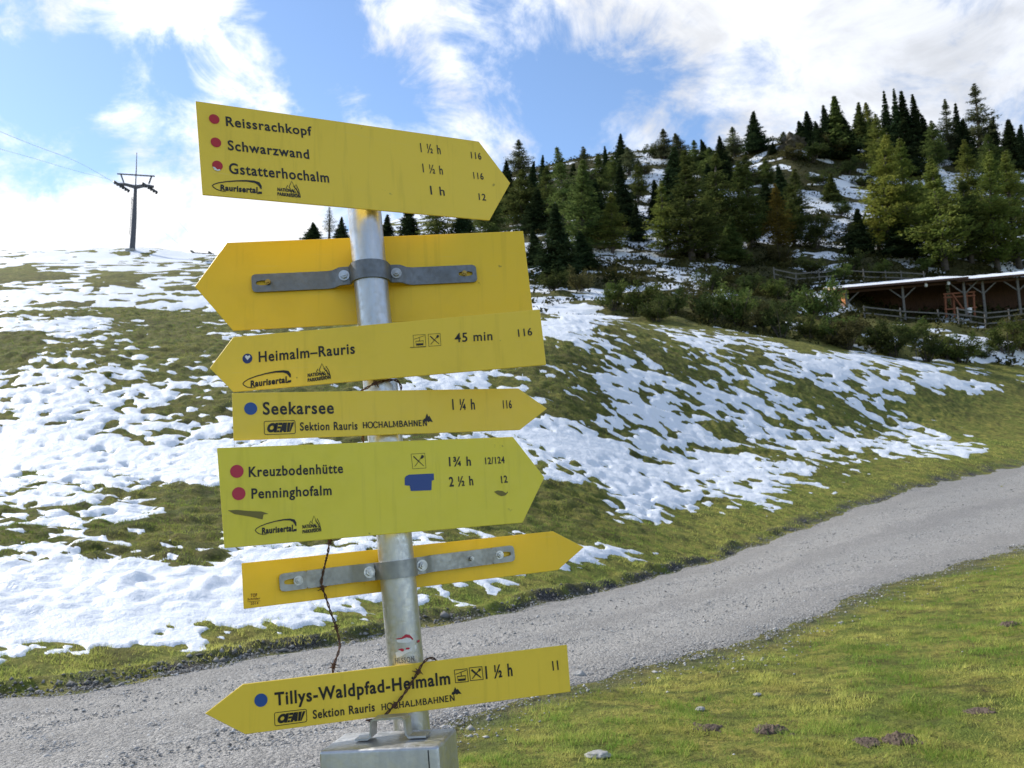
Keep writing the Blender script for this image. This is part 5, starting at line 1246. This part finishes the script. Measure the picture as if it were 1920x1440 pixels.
# reddish timber frame and hay rack between the two sheds
e = empty('hay_rack', tuple(q1(L1 - .8, .6, 0)), 'reddish timber hay rack standing between the two sheds', 'rack')
for x in (-1.6, -.9, .2, .8):
    mb = MB(); mb.bar(q1(L1 + x, .3, 0), q1(L1 + x + .1, .3, 2.0), .14, .14, (0, 1, 0)); mb.build('upright', M['redwood'], e)
for z in (.7, 1.7, 2.0):
    mb = MB(); mb.bar(q1(L1 - 1.7, .2, z), q1(L1 + 1.0, .2, z), .10, .12); mb.build('rail', M['redwood'], e)
mb = MB(); mb.bar(q1(L1 - 1.0, .12, 2.0), q1(L1 - .1, .12, .5), .1, .12, (0, 1, 0)); mb.build('brace', M['redwood'], e)
mb = MB(); p = q1(L1 - .15, -1.3, .02); mb.tube([p, p + np.array([0, 0, .42]), p + np.array([0, 0, .43]), p + np.array([0, 0, .1])], [.15, .19, .175, .14], 14)
bk_ = mb.build('bucket', M['white'], None, smooth=True); tag(bk_, 'white bucket on the ground between the two sheds', 'bucket')
# fences in front
def along(q, xs, y): return [tuple(q(x, y, 0)[:2]) for x in xs]
fence(along(q1, (.9, 3.9, 7.0, 9.6), -2.4), 'grey rail fence in front of the left shed', 1.25)
fence(along(q1, (8.2, 10.3, 12.2, 14.6, 17.4, 20.2), -3.6), 'grey rail fence in front of the right shed, running to the picture edge', 1.45, (.35, .85, 1.3))
p = ground_hit(1719, 672, 40, 100); mb = MB(); mb.tube([p - np.array([0, 0, .1]), p + np.array([-.02, 0, 1.35])], [.035, .03], 8)
tag(mb.build('marker_stake', M['greywood']), 'single thin wooden stake at the edge of the meadow below the shed', 'stake')

# ------------------------------------------------------------------ chairlift
T0 = ground_hit(247, 470, 60, 120); sc_ = T0[1] / F       # metres per pixel there
def tp_(px, py): return at(px, py, T0[1])
ebase = empty('lift_tower', tuple(T0), 'tall grey chairlift tower on the left hilltop with crossarm and antenna', 'lift tower', 'chairlift towers')
mb = MB(); mb.tube([tp_(247.5, 474), tp_(252, 410), tp_(254, 352)], [5.6*sc_, 4.3*sc_, 3.0*sc_], 16); mb.build('mast', M['steel'], ebase, smooth=True)
mb = MB(); mb.box(tp_(246, 470), (16*sc_, 16*sc_, 5*sc_)); mb.build('foundation', M['rock'], ebase)
dirA = np.array([.93, .36, 0]); 
mb = MB(); mb.tube([tp_(218, 345), tp_(236, 346), tp_(254, 351), tp_(272, 348), tp_(288, 350)], [2.6*sc_, 3.2*sc_, 4.2*sc_, 3.2*sc_, 2.6*sc_], 8); mb.build('crossarm', M['steel'], ebase)
for px0, py0 in ((228, 349), (281, 352)):
    mb = MB(); c = tp_(px0, py0); dv = tp_(px0 + 9, py0 + 4.5) - c; dv = dv + np.array([0, .8, 0])
    mb.bar(c - dv, c + dv, 3.4*sc_, 3.4*sc_); tr_ = mb.build('sheave_train', M['steel'], ebase)
    for t in (-.85, -.5, -.15, .15, .5, .85):
        mb = MB(); p = c + dv * t + np.array([0, 0, -1.8*sc_]); mb.tube([p - np.array([.10, .05, 0]), p + np.array([.10, .05, 0])], 2.9*sc_, 12); mb.build('sheave', M['rubber'], tr_)
mb = MB(); mb.bar(tp_(220, 326), tp_(290, 330.5), 2.3*sc_, 2.3*sc_)
for a, b in (((227, 328), (232, 342)), ((284, 331), (279, 345))): mb.bar(tp_(*a), tp_(*b), 2.3*sc_, 2.3*sc_, (0, 1, 0))
mb.build('gantry', M['steel'], ebase)
mb = MB(); mb.tube([tp_(254, 352), tp_(255.5, 320), tp_(256.5, 286)], [1.3*sc_, 1.0*sc_, .6*sc_], 8); mb.build('antenna', M['steel'], ebase)
mb = MB(); mb.bar(tp_(243, 440), tp_(247, 370), .8*sc_, .8*sc_, (0, 1, 0)); mb.bar(tp_(245.5, 440), tp_(249, 370), .6*sc_, .6*sc_, (0, 1, 0))
for i in range(14):
    t = i / 13; a = tp_(243 + 4*t, 440 - 70*t); b = tp_(245.5 + 3.5*t, 440 - 70*t); mb.bar(a, b, .4*sc_, .4*sc_)
mb.build('ladder', M['steel'], ebase)
# next tower, only its head shows over the crest
Y2 = 150.0; p = at(382, 474, Y2); zg = float(ground_z(np.array([p[0]]), np.array([p[1]]))[0]); k2 = Y2 / F
e = empty('lift_tower', (p[0], p[1], zg), 'far chairlift tower whose crossarm just shows over the crest beside the second sign', 'lift tower', 'chairlift towers')
mb = MB(); mb.tube([np.array([p[0], p[1], zg]), at(382, 476, Y2)], [.35, .28], 12); mb.build('mast', M['steel'], e)
mb = MB(); mb.bar(at(360, 473.8, Y2), at(402, 476, Y2), 1.4*k2, 1.4*k2); mb.build('crossarm', M['steel'], e)
for px0, py0 in ((366, 476), (399, 478)):
    mb = MB(); mb.box(at(px0, py0, Y2), (4*k2, 4.0, 2*k2)); mb.build('sheave_train', M['steel'], e)
def cable(pts, r, label):
    mb = MB(); q = smooth_path(pts, 12); mb.tube(q, r, 6); tag(mb.build('lift_cable', M['cable'], None, smooth=True), label, 'cable', 'chairlift cables')
cable([at(-250, 140, 40), at(-60, 222, 52), at(60, 271, 66), at(150, 306, 82), at(228, 351, T0[1])], .015, 'upper cable running from the top left corner to the left hilltop tower')
cable([at(-250, 200, 40), at(-60, 262, 54), at(60, 296, 70), at(160, 325, 86), at(281, 354, T0[1] + .5)], .012, 'lower cable running from the left edge to the right arm of the hilltop tower')
cable([at(228, 351, T0[1]), at(280, 410, 112), at(330, 453, 132), at(366, 477, Y2)], .012, 'left cable dropping from the hilltop tower behind the crest')
cable([at(281, 354, T0[1] + .5), at(320, 400, 112), at(365, 447, 132), at(399, 479, Y2)], .012, 'right cable dropping from the hilltop tower behind the crest')
